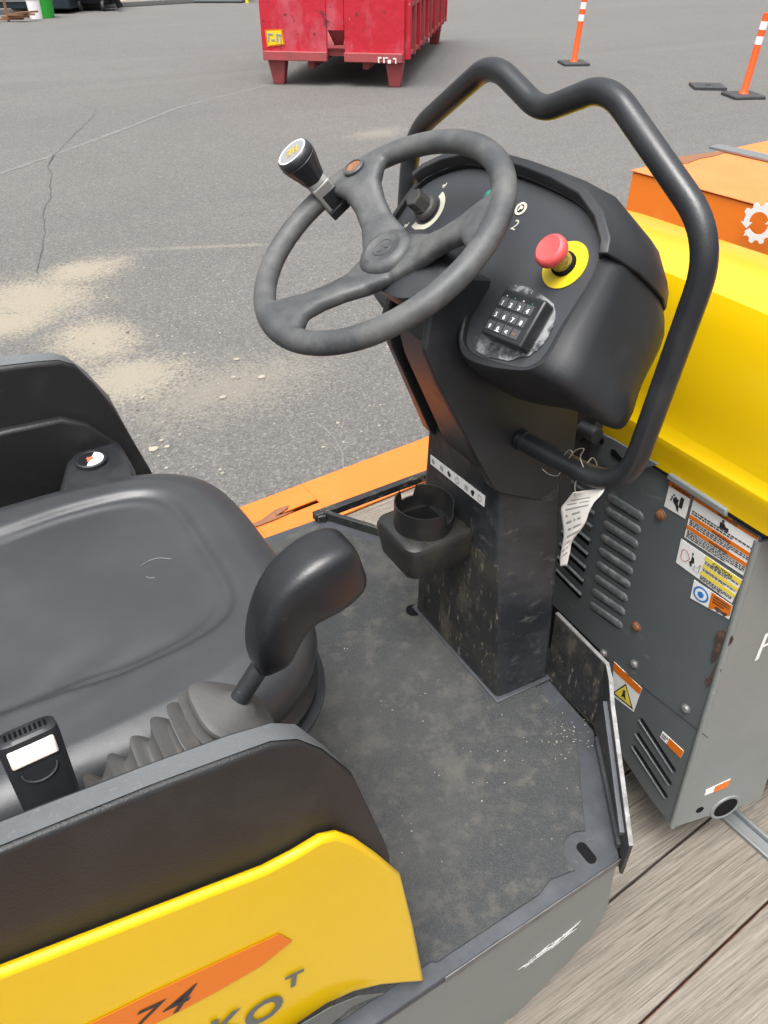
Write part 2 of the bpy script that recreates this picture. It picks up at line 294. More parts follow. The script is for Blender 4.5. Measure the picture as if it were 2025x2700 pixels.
def catmull(pts, n=8):
    pts = [Vector(p) for p in pts]; out = []
    P = [pts[0] * 2 - pts[1]] + pts + [pts[-1] * 2 - pts[-2]]
    for i in range(1, len(P) - 2):
        for k in range(n):
            t = k / n; a, b, c, d = P[i - 1:i + 3]
            out.append(.5 * ((2 * b) + (c - a) * t + (2 * a - 5 * b + 4 * c - d) * t * t + (3 * b - a - 3 * c + d) * t ** 3))
    out.append(pts[-1]); return out
def circ(c, ex, ey, rx, ry=None, n=32, a0=0, a1=2 * math.pi, pw=1):
    ry = ry or rx; full = abs(a1 - a0 - 2 * math.pi) < 1e-6; out = []
    for k in range(n):
        a = a0 + (a1 - a0) * k / (n if full else n - 1); ca, sa = math.cos(a), math.sin(a)
        if pw != 1: ca = math.copysign(abs(ca) ** pw, ca); sa = math.copysign(abs(sa) ** pw, sa)
        out.append(Vector(c) + Vector(ex) * (rx * ca) + Vector(ey) * (ry * sa))
    return out

# ================================================================== setting
G = -ZO
DK = -1.6                                  # trailer deck
g = MB(); g.add([(-120, -120, G), (160, -120, G), (160, 160, G), (-120, 160, G)], [(0, 1, 2, 3)])
tag(g.build('asphalt', m_asphalt, smooth=0, fix=False), 'grey asphalt yard with sand spill and fine stones', None, None, 'structure')

def strip(pts, w0, jit, z, name, mat, label):
    b = MB(); P = []
    for i in range(len(pts) - 1):
        n = max(2, int((pts[i + 1] - pts[i]).length / .06))
        for k in range(n): P.append(pts[i].lerp(pts[i + 1], k / n))
    P.append(pts[-1]); vs = []
    dv = (P[-1] - P[0]).normalized(); sd_ = V(-dv.y, dv.x, 0); off = 0
    for i, p in enumerate(P):
        off = off * .85 + random.uniform(-jit, jit); ww = w0 * random.uniform(.35, 1.3)
        vs += [V(p.x, p.y, z) + sd_ * (off + ww), V(p.x, p.y, z) + sd_ * (off - ww)]
    b.add(vs, [(2 * i, 2 * i + 1, 2 * i + 3, 2 * i + 2) for i in range(len(P) - 1)])
    return tag(b.build(name, mat, smooth=0), label, None, None, 'structure')
Z3 = G + .003
strip([az(98, 720, Z3), az(115, 560, Z3), az(128, 520, Z3), az(125, 440, Z3), az(145, 405, Z3)], .005, .012, Z3, 'pavement_crack', m_crack, 'thin dark crack in the asphalt')
strip([az(125, 430, Z3), az(255, 295, Z3), az(205, 270, Z3)], .0035, .012, Z3, 'pavement_crack', m_crack, 'hairline crack in the asphalt farther back')
strip([az(0, 458, Z3), az(260, 366, Z3), az(480, 280, Z3), az(715, 222, Z3)], .035, .01, Z3, 'faint_line', m_faded, 'faint pale scuffed line across the asphalt')
strip([az(820, 1110, Z3), az(880, 1175, Z3), az(905, 1240, Z3)], .006, .02, Z3, 'pavement_scratch', m_faded, 'pale scratch in the asphalt beside the trailer')

st = MB()
def blob(b, c, r, m, flat=.35, seg=6):
    rings = []; ph = random.uniform(0, 6); j = [random.uniform(.75, 1.2) for _ in range(seg)]
    for (hh, q) in ((0, .8), (.45, 1), (.85, .6)):
        rings.append([Vector(c) + V(math.cos(ph + 2 * math.pi * k / seg) * r * q * j[k], math.sin(ph + 2 * math.pi * k / seg) * r * q * j[k] * .85, hh * r * flat * 2) for k in range(seg)])
    b.loft(rings, m)
for i in range(420):
    px, py = random.uniform(0, 1150), random.triangular(560, 1300, 980)
    if i % 3 == 0: px, py = random.uniform(60, 600), random.uniform(850, 1350)
    c = az(px, py, G); blob(st, c, random.choice((.004, .005, .006, .008, .011)) * random.uniform(.6, 1.2), random.choice((m_stone, m_stone, m_wood)))
for (px, py, r) in ((588, 1048, .024), (690, 995, .024), (615, 995, .015), (405, 1185, .026), (440, 1178, .016), (625, 948, .022)):
    blob(st, az(px, py, G), r, m_stone, .25, 8)
tag(st.build('gravel', smooth=0), 'small pale stones scattered over the asphalt', 'gravel', None, 'stuff')

# ================================================================== trailer
TA = R(3.6); tx = V(math.cos(TA), math.sin(TA), 0); ty = V(-math.sin(TA), math.cos(TA), 0)
T0 = V(.9, .432, DK)                        # a point on a board seam
tr = thing('flatbed_trailer', 'orange flatbed trailer with weathered plank deck under the roller', 'trailer', (0.9, .9, DK - .1))
def TP(a, b, z=DK): p = T0 + tx * a + ty * b; return V(p.x, p.y, z)
k = 0
for i in range(-4, 8):
    b0 = i * .186
    bb = MB(); L0 = -2.2 + random.uniform(-.02, .02)
    bb.prism([TP(L0, b0 + .0025), TP(2.7, b0 + .0025), TP(2.7, b0 + .1835), TP(L0, b0 + .1835)], (0, 0, -.04))
    o = bb.build('deck_board', m_wood, tr, bev=.003)
fr = MB(); fr.prism([TP(-2.3, -.70, DK - .042), TP(2.8, -.70, DK - .042), TP(2.8, 1.50, DK - .042), TP(-2.3, 1.50, DK - .042)], (0, 0, -.1)); fr.build('frame', m_orange, tr, bev=.004)
def rail(b0, b1):
    rb = MB(); z = DK + .012
    # wide flat side deck with a real strap slot through it
    s0, s1 = -.14, .1; c0, c1 = b0 + .105, b0 + .125
    for (a0, a1, q0, q1) in ((-2.3, s0, b0, b1), (s1, 2.8, b0, b1), (s0, s1, b0, c0), (s0, s1, c1, b1)):
        rb.prism([TP(a0, q0, z), TP(a1, q0, z), TP(a1, q1, z), TP(a0, q1, z)], (0, 0, -.008))
    rb.prism([TP(-2.3, b1 - .008, z - .0082), TP(2.8, b1 - .008, z - .0082), TP(2.8, b1, z - .0082), TP(-2.3, b1, z - .0082)], (0, 0, -.12))
    return rb.build('side_rail', m_orange, tr, bev=.002)
rail(1.405, 1.64); rail(-.92, -.705)
hk = MB()
a = TP(-.16, 1.53, DK + .014)
hk.prism([a + tx * q + ty * r_ for (q, r_) in ((-.02, -.01), (.05, .0), (.11, .022), (.16, .02), (.15, .006), (.09, -.012), (.16, -.02), (.08, -.026), (.02, -.024))], (0, 0, .004), m_rust)
hk.build('strap_hook', m_rust, tr)
cb = MB(); p0, p1 = az(1950, 2125, DK), az(2060, 2215, DK)
for (dx, hgt) in ((0, .010), (.034, .016)):
    c = V(1.165 + dx, .1, DK + hgt / 2 + .001); cb.box(c, (.009, 1.3, hgt), None, (tx, ty, V(0, 0, 1)))
cb.box(V(1.182, .1, DK + .004), (.024, 1.3, .004), None, (tx, ty, V(0, 0, 1)))
cb.build('tie_down_channel', m_gal, tr, bev=.002)
for sx in (-.6, 1.0):
    for sy in (-.82, 1.42):
        c = TP(sx, sy, G + .33); wl = MB(); wl.lathe(c - ty * .1, ty, [(.0, 0), (.2, 0), (.31, .01), (.33, .04), (.33, .16), (.31, .19), (.2, .2), (0, .2)], m_rbase, 28, cap0=False, cap1=False)
        ow = wl.build('wheel', None, tr)
        rm = MB(); rm.lathe(c - ty * .102, ty, [(.0, 0), (.17, 0), (.19, .004), (.19, .2), (.17, .204), (0, .204)], m_gal, 24, cap0=False, cap1=False); rm.build('rim', None, ow)
dw = MB(); dw.prism([TP(1.0, -.05), TP(3.0, -.05)] and [TP(2.8, .3, DK - .1), TP(4.3, .66, DK - .1), TP(4.3, .76, DK - .1), TP(2.8, 1.1, DK - .1)], (0, 0, -.1)); dw.build('drawbar', m_orange, tr, bev=.004)

# ================================================================== orange equipment box ahead of the roller
bx0 = 2.3; pc = ax(1668, 452, bx0); ZT = pc.z
ob_ = thing('equipment_box', 'orange steel box with tread top and white gear arrows emblem behind the yellow hood', 'equipment', (3.0, 1.4, DK + .013))
def BP(a, b, z): p = V(pc.x, pc.y, 0) + tx * a - ty * b; return V(p.x, p.y, z)
bo = MB(); W_, D_ = 2.2, 1.5
slot = [(1.02, 1.32, -.97, -1.1)]
zb = DK + .013
# rear wall built round two openings
xs = [0, .42, .62, .95, 1.75, W_]; z1 = [ZT - .004, -.99 + .0, -1.12, zb]
q1, q2 = ax(1895, 640, bx0), ax(1975, 640, bx0)
bl = MB()
def wallseg(b0, b1, za, zb_): bl.prism([BP(0, b0, za), BP(0, b1, za), BP(0, b1, zb_), BP(0, b0, zb_)], tx * .02)
hA = ((.62, .70), (-1.0, -1.12)); hB = ((.93, 1.6), (-1.02, -1.16))
wallseg(0, W_, ZT - .003, -1.0)
wallseg(0, .62, -1.0, zb); wallseg(.70, .90, -1.0, zb); wallseg(.62, .70, -1.12, zb); wallseg(.9, 1.6, -1.16, zb); wallseg(1.6, W_, -1.0, zb)
wallseg(.9, 1.6, -1.0, -1.04)
bl.prism([BP(.02, 0, ZT - .003), BP(D_, 0, ZT - .003), BP(D_, 0, zb), BP(.02, 0, zb)], -ty * .02)
bl.prism([BP(.02, W_ - .02, ZT - .003), BP(D_, W_ - .02, ZT - .003), BP(D_, W_ - .02, zb), BP(.02, W_ - .02, zb)], -ty * .02)
bl.prism([BP(D_, .0, ZT - .003), BP(D_, W_, ZT - .003), BP(D_, W_, zb), BP(D_, 0, zb)], tx * .02)
bl.build('body', m_orange2, ob_, bev=.003)
lid = MB(); lid.prism([BP(-.006, -.006, ZT), BP(-.006, W_, ZT), BP(D_ + .03, W_, ZT), BP(D_ + .03, -.006, ZT)], (0, 0, .006)); lid.build('tread_top', m_orange3, ob_, bev=.003)
bk = MB(); bk.box(BP(.35, W_ / 2, (ZT + zb) / 2), (.02, W_ - .1, abs(ZT - zb) - .05), None, (tx, ty, V(0, 0, 1))); bk.build('inner_panel', m_dark, ob_)
bs = MB(); e0 = az(1868, 392, ZT + .008); 
bs.prism([e0, e0 - ty * 1.6, e0 - ty * 1.6 + tx * .07, e0 + tx * .07], (0, 0, .01)); bs.build('steel_strip', m_gal, ob_, bev=.002)
sl = MB(); c0 = az(1850, 400, ZT + .0065)
sl.prism([c0 + tx * a_ - ty * b_ for (a_, b_) in ((-.25, .02), (-.2, .0), (0, .03), (.1, .06), (-.02, .075), (-.1, .07), (-.2, .09), (-.25, .06))], (0, 0, .002)); sl.build('rust_stain', m_rust, ob_)
em = MB(); ec = ax(2003, 588, bx0) - tx * .004; ex_, ey_ = -ty, V(0, 0, 1)
for s0 in (0, math.pi):
    ring = []; n = 26; A0, A1 = s0 + R(40), s0 + R(188)
    for k in range(n):
        a = A0 + (A1 - A0) * k / (n - 1); rr = .052 + (.011 if (k // 3) % 2 == 0 and 1 < k < n - 3 else 0)
        ring.append(ec + ex_ * rr * math.cos(a) + ey_ * rr * math.sin(a))
    inn = [ec + ex_ * .034 * math.cos(a) + ey_ * .034 * math.sin(a) for a in [A1 + (A0 - A1) * k / 12 for k in range(13)]]
    a = A1; tip = [ec + ex_ * .062 * math.cos(a) + ey_ * .062 * math.sin(a), ec + ex_ * .044 * math.cos(a + .45) + ey_ * .044 * math.sin(a + .45), ec + ex_ * .022 * math.cos(a) + ey_ * .022 * math.sin(a)]
    em.prism(ring + tip + inn, -tx * .002)
em.build('gear_arrows_emblem', m_white, ob_, smooth=0)

# ================================================================== red roll-off dumpster
dd_ = R(50); dl = V(math.cos(dd_), math.sin(dd_), 0); de = V(dl.y, -dl.x, 0)      # length, and width towards picture right
dr_ = az(1062, 167, -1.75); DW, DL = 2.25, 6.3; H0, H1 = -1.75, .1
dq = thing('dumpster', 'battered red steel roll off dumpster standing on the asphalt', 'dumpster', (dr_.x, dr_.y, G))
def DP(a, b, z): p = dr_ + dl * a - de * b; return V(p.x, p.y, z)
e = MB(); zt = .35
mid = DW * .475; nh = .14
# end wall round the hook pocket
for (b0, b1, z0, z1_) in ((-.02, mid - nh, H0, zt), (mid + nh, DW + .02, H0, zt), (mid - nh, mid + nh, H0 + .42, zt)):
    e.prism([DP(0, b0, z0), DP(0, b1, z0), DP(0, b1, z1_), DP(0, b0, z1_)], dl * .06)
e.build('end_wall', m_red, dq, bev=.01)
e = MB(); e.prism([DP(.08, mid - nh, H0 + .42), DP(.08, mid + nh, H0 + .42), DP(.24, mid + nh * .5, H0 + .2), DP(.24, mid - nh * .5, H0 + .2)], dl * .03); e.box(DP(.05, mid, H0 + .2), (.05, nh * 2, .03), None, (dl, de, V(0, 0, 1))); e.build('hook_pocket', m_redd, dq)
e = MB(); e.box(DP(-.03, mid * .5 - nh * .5, H0 + .07), (.06, mid - nh, .13), None, (dl, de, V(0, 0, 1))); e.box(DP(-.03, (DW + mid + nh) / 2, H0 + .07), (.06, DW - mid - nh, .13), None, (dl, de, V(0, 0, 1))); e.build('bumper', m_redd, dq, bev=.01)
for sb in (0, DW):
    e = MB(); e.box(DP(DL / 2 + .06, sb + (.02 if sb == 0 else -.02), (H0 + zt) / 2 + .1), (DL - .12, .03, zt - H0 - .2), None, (dl, de, V(0, 0, 1))); e.build('side_wall', m_red, dq)
for i in range(11):
    e = MB(); e.box(DP(.12 + i * .6, -.05, (H0 + zt) / 2 + .02), (.1, .12, zt - H0 - .04), None, (dl, de, V(0, 0, 1))); e.build('side_rib', m_redd if i % 2 else m_red, dq, bev=.012)
for zz in (H0 + .1, H0 + .75, H0 + 1.3):
    e = MB(); e.box(DP(DL / 2, -.055, zz), (DL - .2, .07, .05), None, (dl, de, V(0, 0, 1))); e.build('side_rail', m_redd, dq)
e = MB(); e.box(DP(DL / 2, DW / 2, H0 + .12), (DL - .2, DW - .1, .1), None, (dl, de, V(0, 0, 1))); e.build('floor', m_redd, dq)
for (la, lb) in ((.12, .13), (.12, DW - .2), (DL - .5, .1), (DL - .5, DW - .2)):
    e = MB(); tp = [DP(la + i_, lb + j_, H0 - .002) for (i_, j_) in ((-.1, -.13), (-.1, .15), (.16, .15), (.16, -.13))]; bt = [DP(la + i_, lb + j_, G + .001) for (i_, j_) in ((-.03, -.08), (-.03, .1), (.12, .1), (.12, -.08))]
    e.loft([tp, bt]); e.build('leg', m_redd, dq, bev=.01)
for lb in (mid - .45, mid + .45):
    e = MB(); e.box(DP(DL / 2 - .3, lb, H0 - .06), (DL - .9, .1, .11), None, (dl, de, V(0, 0, 1))); e.build('skid_beam', m_redd, dq)
e = MB(); pnt = [apl(x, y, DP(-.004, 0, 0), dl) for (x, y) in ((698, 78), (745, 76), (752, 118), (704, 124))]
pnt = [p - dl * .004 for p in pnt]; e.prism(pnt, -dl * .003, m_sorange); cc = sum(pnt, V(0, 0, 0)) / 4
e.prism([cc + (p - cc) * .82 - dl * .004 for p in pnt], -dl * .003, m_eyel)
[e.box(cc - dl * .009 + de * dx_ + V(0, 0, dz_), (.012, wx_, hz_), m_fadeink, (dl, de, V(0, 0, 1))) for dx_, dz_, wx_, hz_ in ((-.1, .0, .02, .12), (-.06, .05, .07, .02), (-.03, -.03, .06, .02), (.04, .0, .03, .11), (.08, .04, .07, .02), (.1, -.02, .02, .08))]; e.build('yellow_label', None, dq, smooth=0)
e = MB(); [e.box(apl(995, 158, DP(-.066, 0, 0), dl) + de * (.02 + .085 * q_) + V(0, 0, dz_), (.006, wx_, hz_), m_white, (dl, de, V(0, 0, 1))) for q_, dz_, wx_, hz_ in ((0, 0, .02, .08), (.3, .03, .04, .02), (1, 0, .02, .08), (1.5, .03, .05, .015), (2, -.02, .05, .05), (3, .02, .05, .02), (3.2, -.01, .02, .07))]; e.build('unit_number', None, dq, smooth=0)

# ================================================================== delineator posts, rubber bases
def square_base(b, c, s, ang, m):
    q = [(math.cos(ang + math.pi / 2 * k) * s, math.sin(ang + math.pi / 2 * k) * s) for k in range(4)]
    b.loft([[V(c.x + x, c.y + y, G + .002) for x, y in q], [V(c.x + x, c.y + y, G + .035) for x, y in q], [V(c.x + x * .94, c.y + y * .94, G + .05) for x, y in q]], m)
def delineator(px, py, tx_, label, lean):
    c = az(px, py, G); t = thing('delineator_post', label, 'traffic post', (c.x, c.y, G), 'orange traffic posts on the asphalt')
    b = MB(); square_base(b, c, .34, R(20), None); b.build('base', m_rbase, t, bev=.004)
    top = c + V(0, 0, 1.08) + lean
    def at(s): return c.lerp(top, s) + V(0, 0, .05 * (1 - s))
    b = MB(); b.tube([at(0), at(.05), at(1)], [.075, .05, .05], None, 20); b.build('tube', m_post, t)
    for (s0, s1) in ((.62, .72), (.80, .90)):
        b = MB(); b.tube([at(s0), at(s1)], .0525, None, 20, False); b.build('reflective_band', m_refl, t)
delineator(1958, 256, 0, 'orange traffic post with square black base standing beside the empty rubber base', _r * .05)
delineator(1512, 170, 0, 'orange traffic post standing between the dumpster and the other post, beyond the tube guard', _r * .05)
c = az(1865, 232, G); b = MB(); b.org = (c.x, c.y, G)
s = .33
for (x0, x1, y0, y1) in ((-s, s, -s, -.06), (-s, s, .06, s), (-s, -.06, -.06, .06), (.06, s, -.06, .06)):
    A_ = R(52); r2 = lambda x, y: V(c.x + (x * math.cos(A_) - y * math.sin(A_)) * .75, c.y + (x * math.sin(A_) + y * math.cos(A_)) * .75, G + .002)
    b.prism([r2(x0, y0), r2(x1, y0), r2(x1, y1), r2(x0, y1)], (0, 0, .04))
tag(b.build('rubber_base', m_rbase, bev=.003), 'empty black square rubber base lying next to the orange post', 'traffic base')

# ================================================================== far edge of the yard
kb = MB(); k0, k1 = az(-250, 40, G), az(1500, -60, G); kd = (k1 - k0).normalized(); kn = V(-kd.y, kd.x, 0)
k0 = az(280, 22, G) - kd * 26
kb.prism([k0, k0 + kd * 60, k0 + kd * 60 + kn * .3, k0 + kn * .3], (0, 0, .14)); tag(kb.build('kerb', m_faded, bev=.02), 'low kerb along the far edge of the yard', None, None, 'structure')
bnk = MB(); rows = []
for i in range(61):
    rows.append([k0 + kd * i + kn * (.31 + j * .5) + V(0, 0, .05 + j * .32 + random.uniform(-.08, .08)) for j in range(8)])
vs_ = [p for r_ in rows for p in r_]; bnk.add(vs_, [(i * 8 + j, i * 8 + j + 1, (i + 1) * 8 + j + 1, (i + 1) * 8 + j) for i in range(60) for j in range(7)])
m_bank = mk('rocky_bank', (.3, .26, .19), .9, layers=[('n', 3, .4, .65, (.16, .13, .1), .9), ('n', 10, .55, .7, (.45, .4, .32), .8)], bump=[(5, .1)])
tag(bnk.build('rocky_bank', m_bank, smooth=0), 'stony bank rising behind the kerb', None, None, 'structure')
m_dkeq = mk('dark_equipment_paint', (.012, .022, .028), .4); m_brown = mk('brown_crate', (.2, .1, .05), .8); m_gr = mk('green_bucket', (.02, .3, .03), .45)
m_slate = mk('slate_equipment_paint', (.14, .17, .18), .5)
def fbox(px, py, wd, dp, hh, m, name, label, cat, extra=None, lift=0):
    c = az(px, py, G); t = thing(name, label, cat, (c.x, c.y, G)); fx, fy = _r, V(_f.x, _f.y, 0).normalized()
    b = MB(); b.box(c + fy * dp / 2 + V(0, 0, hh / 2 + .02 + lift), (wd, dp, hh), None, (fx, fy, V(0, 0, 1))); b.build('body', m, t, bev=.03)
    if extra: extra(t, c, fx, fy)
    return t
def skids(t, c, fx, fy):
    for s_ in (-.9, .9):
        b = MB(); b.box(c + fx * s_ + fy * .8 + V(0, 0, .05), (.12, 1.4, .08), None, (fx, fy, V(0, 0, 1))); b.build('skid', m_dark, t)
    b = MB(); b.box(c + fx * .95 - fy * .02 + V(0, 0, .62), (.25, .02, .12), None, (fx, fy, V(0, 0, 1))); b.build('name_plate', m_white, t)
    b = MB(); b.box(c + fx * 0 - fy * .02 + V(0, 0, .32), (2.2, .03, .04), None, (fx, fy, V(0, 0, 1))); b.build('trim_rail', m_gal, t)
fbox(40, 37, 3.3, 1.8, 1.3, m_dkeq, 'storage_tank', 'dark teal machine housing on skids at the far left edge of the yard', 'machine', skids, .1)
def cartx(t, c, fx, fy):
    for s_ in (-.35, .35):
        b = MB(); b.lathe(c + fx * s_ + V(0, 0, .14), fx, [(0, -.04), (.13, -.04), (.13, .04), (0, .04)], None, 16, cap0=False, cap1=False); b.build('wheel', m_rbase, t)
    b = MB(); b.tube([c + fx * .45 + V(0, 0, .5), c + fx * .75 + V(0, 0, .35), c + fx * .85 + V(0, 0, .1)], .09, None, 10); b.build('hose', m_dark, t)
fbox(245, 30, 1.2, .9, .8, m_dark, 'wheeled_cart', 'black wheeled machine standing on the yard in front of the rocky bank', 'machine', cartx, .15)
fbox(545, 8, 2.4, 1.2, 1.0, m_slate, 'pallet_rack', 'slate grey cabinet in the distance just left of the dumpster', 'machine', lambda t, c, fx, fy: [MB().box(c + fx * s_ - fy * .05 + V(0, 0, .3), (.1, .1, .6), None, (fx, fy, V(0, 0, 1))).build('post', m_eyel, t) for s_ in (-1.35, 1.35)])
def bucket(px, py, r, h_, m, label):
    c = az(px, py, G); t = thing('bucket', label, 'bucket', (c.x, c.y, G), 'buckets at the far edge')
    b = MB(); b.lathe(c, (0, 0, 1), [(r * .85, .002), (r, h_), (r * .93, h_), (r * .8, .03)], None, 24); b.build('pail', m, t)
    b = MB(); b.lathe(c, (0, 0, 1), [(r * 1.01, h_ - .06), (r * 1.05, h_ - .04), (r * 1.05, h_), (r * 1.0, h_)], None, 24, cap0=False, cap1=False); b.build('rim', m, t)
bucket(122, 47, .27, .55, m_gr, 'green bucket beside the dark machine housing'); bucket(98, 49, .2, .5, m_refl, 'white bucket standing left of the green bucket')
c = az(48, 57, G); cr = thing('wooden_crate', 'brown broken wooden crate in front of the dark machine housing', 'crate', (c.x, c.y, G))
for i in range(4):
    b = MB(); a_ = random.uniform(-.5, .5); b.box(c + _r * (i * .16 - .2) + V(0, 0, .06 + .05 * i), (.7, .1, .04), None, (V(math.cos(a_), math.sin(a_), 0), V(-math.sin(a_), math.cos(a_), 0), V(0, 0, 1))); b.build('slat', m_brown, cr)
b = MB(); b.box(c - _r * .25 + V(0, 0, .45), (.06, .06, .9), None); b.build('stake', m_brown, cr)


# ================================================================== the ride-on roller
YC = .85; PZ = -1.15                        # centre line, platform height
rl = thing('ride_on_roller', 'small yellow and black ride on roller parked on the trailer deck', 'road roller', (.6, YC, DK))
UX, UY, UZ = V(1, 0, 0), V(0, 1, 0), V(0, 0, 1)
mir = lambda p: V(p.x, 2 * YC - p.y, p.z)

# ---- platform
pr = [V(-.9, .346, 0), V(.634, .346, 0), V(.767, .547, 0), V(.775, .69, 0)]
outl = [V(p.x, p.y, PZ - .004) for p in pr] + [V(p.x, 2 * YC - p.y, PZ - .004) for p in reversed(pr)]
b = MB(); b.prism(outl, (0, 0, -.018)); fl = b.build('platform', m_edge, rl, bev=.002)
sc0 = az(1547, 2246, PZ)                    # slotted lug in the right front corner
mt = [V(-.9, .372), V(.30, .372), V(.305, .366), V(.50, .366), V(.505, .374)]
lug = [sc0 + V(math.cos(a) * .036, math.sin(a) * .036, 0) for a in [R(200 - 10 * k) for k in range(0, 16)]]
mt = [V(p.x, p.y, PZ) for p in [V(-.9, .372, 0), V(.30, .372, 0), V(.305, .367, 0), V(.49, .367, 0), V(.52, .376, 0)]] + [V(p.x, p.y, PZ) for p in lug] + \
     [V(.628, .42, PZ), V(.735, .558, PZ), V(.742, .69, PZ), V(.742, 1.01, PZ), V(.735, 1.142, PZ), V(.61, 1.33, PZ), V(-.9, 1.33, PZ)]
b = MB(); b.prism(mt, (0, 0, -.0035)); b.build('floor_mat', m_mat, rl, smooth=0, bev=.001)
d_ = (az(1570, 2275, PZ) - az(1527, 2222, PZ)).normalized(); dn = V(-d_.y, d_.x, 0)
b = MB(); L_ = .011; q = [sc0 + d_ * (L_ + .0075 * math.cos(a)) + dn * (.0085 * math.sin(a)) for a in [R(-90 + 22.5 * k) for k in range(9)]] + [sc0 - d_ * (L_ + .0075 * math.cos(a)) - dn * (.0085 * math.sin(a)) for a in [R(-90 + 22.5 * k) for k in range(9)]]
b.prism([V(p.x, p.y, PZ - .0038) for p in q], (0, 0, .0015)); b.build('lug_slot', m_dark, fl, smooth=0)
b = MB(); cc = az(1100, 1614, PZ); 
b.lathe(V(cc.x - .004, cc.y + .008, PZ + .0002), UZ, [(.016, 0), (.016, .002), (.0, .002)], None, 16, cap1=False); b.build('drain_slot', m_dark, fl, smooth=0)
# steel sill shows as bright edge along the right side
b = MB(); b.box(V(.47, .3452, PZ - .012), (.33, .0016, .017)); b.build('edge_strip', m_bare, fl, bev=.0006)

# ---- skirts under the platform (right, left)
YS = .3475
sk = [ay(1640, 2275, YS), ay(1610, 2400, YS), ay(1575, 2490, YS), ay(1480, 2610, YS), ay(1370, 2700, YS)]
sk = [V(.632, YS, PZ - .023), V(.655, YS, -1.34), V(.64, YS, -1.42), V(.50, YS, -1.535), V(.30, YS, -1.56), V(-.9, YS, -1.56), V(-.9, YS, PZ - .023)]
b = MB(); b.prism(sk, (0, .012, 0)); s1_ = b.build('side_skirt', m_skirt, rl, bev=.002)
b = MB(); b.prism([mir(p) for p in sk], (0, -.012, 0)); b.build('side_skirt', m_skirt, rl, bev=.002)
b = MB(); b.lathe(ay(1572, 2310, YS) + V(0, -.0006, 0), (0, -1, 0), [(.0065, 0), (.0065, .0008), (0, .0008)], None, 16, cap1=False); b.build('bolt_hole', m_dark, s1_, smooth=0)
b = MB(); o_ = ay(1385, 2550, YS) + V(0, -.001, 0); ex_ = (ay(1480, 2480, YS) - ay(1385, 2550, YS)).normalized(); ey_ = V(-ex_.z, 0, ex_.x)
if ey_.z < 0: ey_ = -ey_
rs = random.Random(4)
for k_ in range(92):
    u_ = (k_ % 23) * .0042 + rs.uniform(-.002, .002); v_ = rs.uniform(-.002, .020) + u_ * .05; l_ = rs.uniform(.004, .020); an = rs.choice((0.1, 1.15, 1.2, 2.9, .2)) + rs.uniform(-.1, .1)
    p_ = o_ + ex_ * u_ + ey_ * v_; dd = ex_ * math.cos(an) + ey_ * math.sin(an); nn_ = -ex_ * math.sin(an) + ey_ * math.cos(an); l_ = l_ if abs(math.sin(an)) < .4 else l_ * .6
    b.prism([p_, p_ + dd * l_, p_ + dd * l_ + nn_ * .0010, p_ + nn_ * .0010], (0, -.0003, 0), m_white)
b.build('worn_white_sticker', None, s1_, smooth=0)
# machine underside, drums
b = MB(); b.box(V(.15, YC, -1.30), (.9, .9, .26)); b.box(V(-.4, YC, -1.0), (.7, .86, .5)); b.build('chassis', m_dark, rl)
for xc in (1.46, -.2):
    b = MB(); b.lathe(V(xc, .40, DK + .281), UY, [(0, .02), (.25, .02), (.268, 0), (.28, .006), (.28, .894), (.268, .9), (.25, .88), (0, .88)], None, 64, cap0=False, cap1=False); b.build('drum', m_drum, rl)

# ---- kick plates at the front of the platform
def kick(mirror):
    f = mir if mirror else (lambda p: p)
    top = [ax(1465, 1617, .774), ax(1598, 1752, .774), V(.764, .541, -1.008), V(.742, .508, -1.03), V(.63, .337, -1.098)]
    bot = [V(.774, .686, PZ - .002), V(.774, .557, PZ - .002), V(.765, .541, PZ - .002), V(.742, .507, PZ - .002), V(.63, .3365, PZ - .03)]
    b = MB(); n = len(top); th = .006
    nrm = [V(1, 0, 0), V(.97, -.1, 0), V(.9, -.4, 0), V(.834, -.552, 0), V(.834, -.552, 0)]
    rings = [[f(bot[i]), f(top[i]), f(top[i] + nrm[i] * th), f(bot[i] + nrm[i] * th)] for i in range(n)]
    b.loft(rings); k = b.build('kick_plate', m_muddy, rl, bev=.001, smooth=25)
    b = MB(); b.loft([[f(top[i] + V(0, 0, .0008) + nrm[i] * (-.0004)), f(top[i] + V(0, 0, .0008) + nrm[i] * (th + .0004)), f(top[i] + nrm[i] * (th + .0004) - V(0, 0, .003)), f(top[i] - nrm[i] * .0004 - V(0, 0, .003))] for i in range(n)]); b.build('worn_top_edge', m_bare, k)
    # inner stiffener with a long gap, at the chamfered end
    g0, g1 = V(.755, .524, 0), V(.645, .357, 0)
    b = MB()
    for (za, zb_) in ((PZ + .001, PZ + .012),):
        b.prism([f(V(g0.x - .006, g0.y + .004, za)), f(V(g1.x - .006, g1.y + .004, za)), f(V(g1.x + .004, g1.y - .003, za)), f(V(g0.x + .004, g0.y - .003, za))], (0, 0, zb_ - za))
    b.prism([f(V(g0.x - .008, g0.y + .005, -1.05)), f(V(g1.x - .008, g1.y + .005, -1.112)), f(V(g1.x - .002, g1.y + .001, -1.112)), f(V(g0.x - .002, g0.y + .001, -1.05))], (0, 0, .008))
    b.build('stiffener', m_edge, k)
    return k
kick(False)
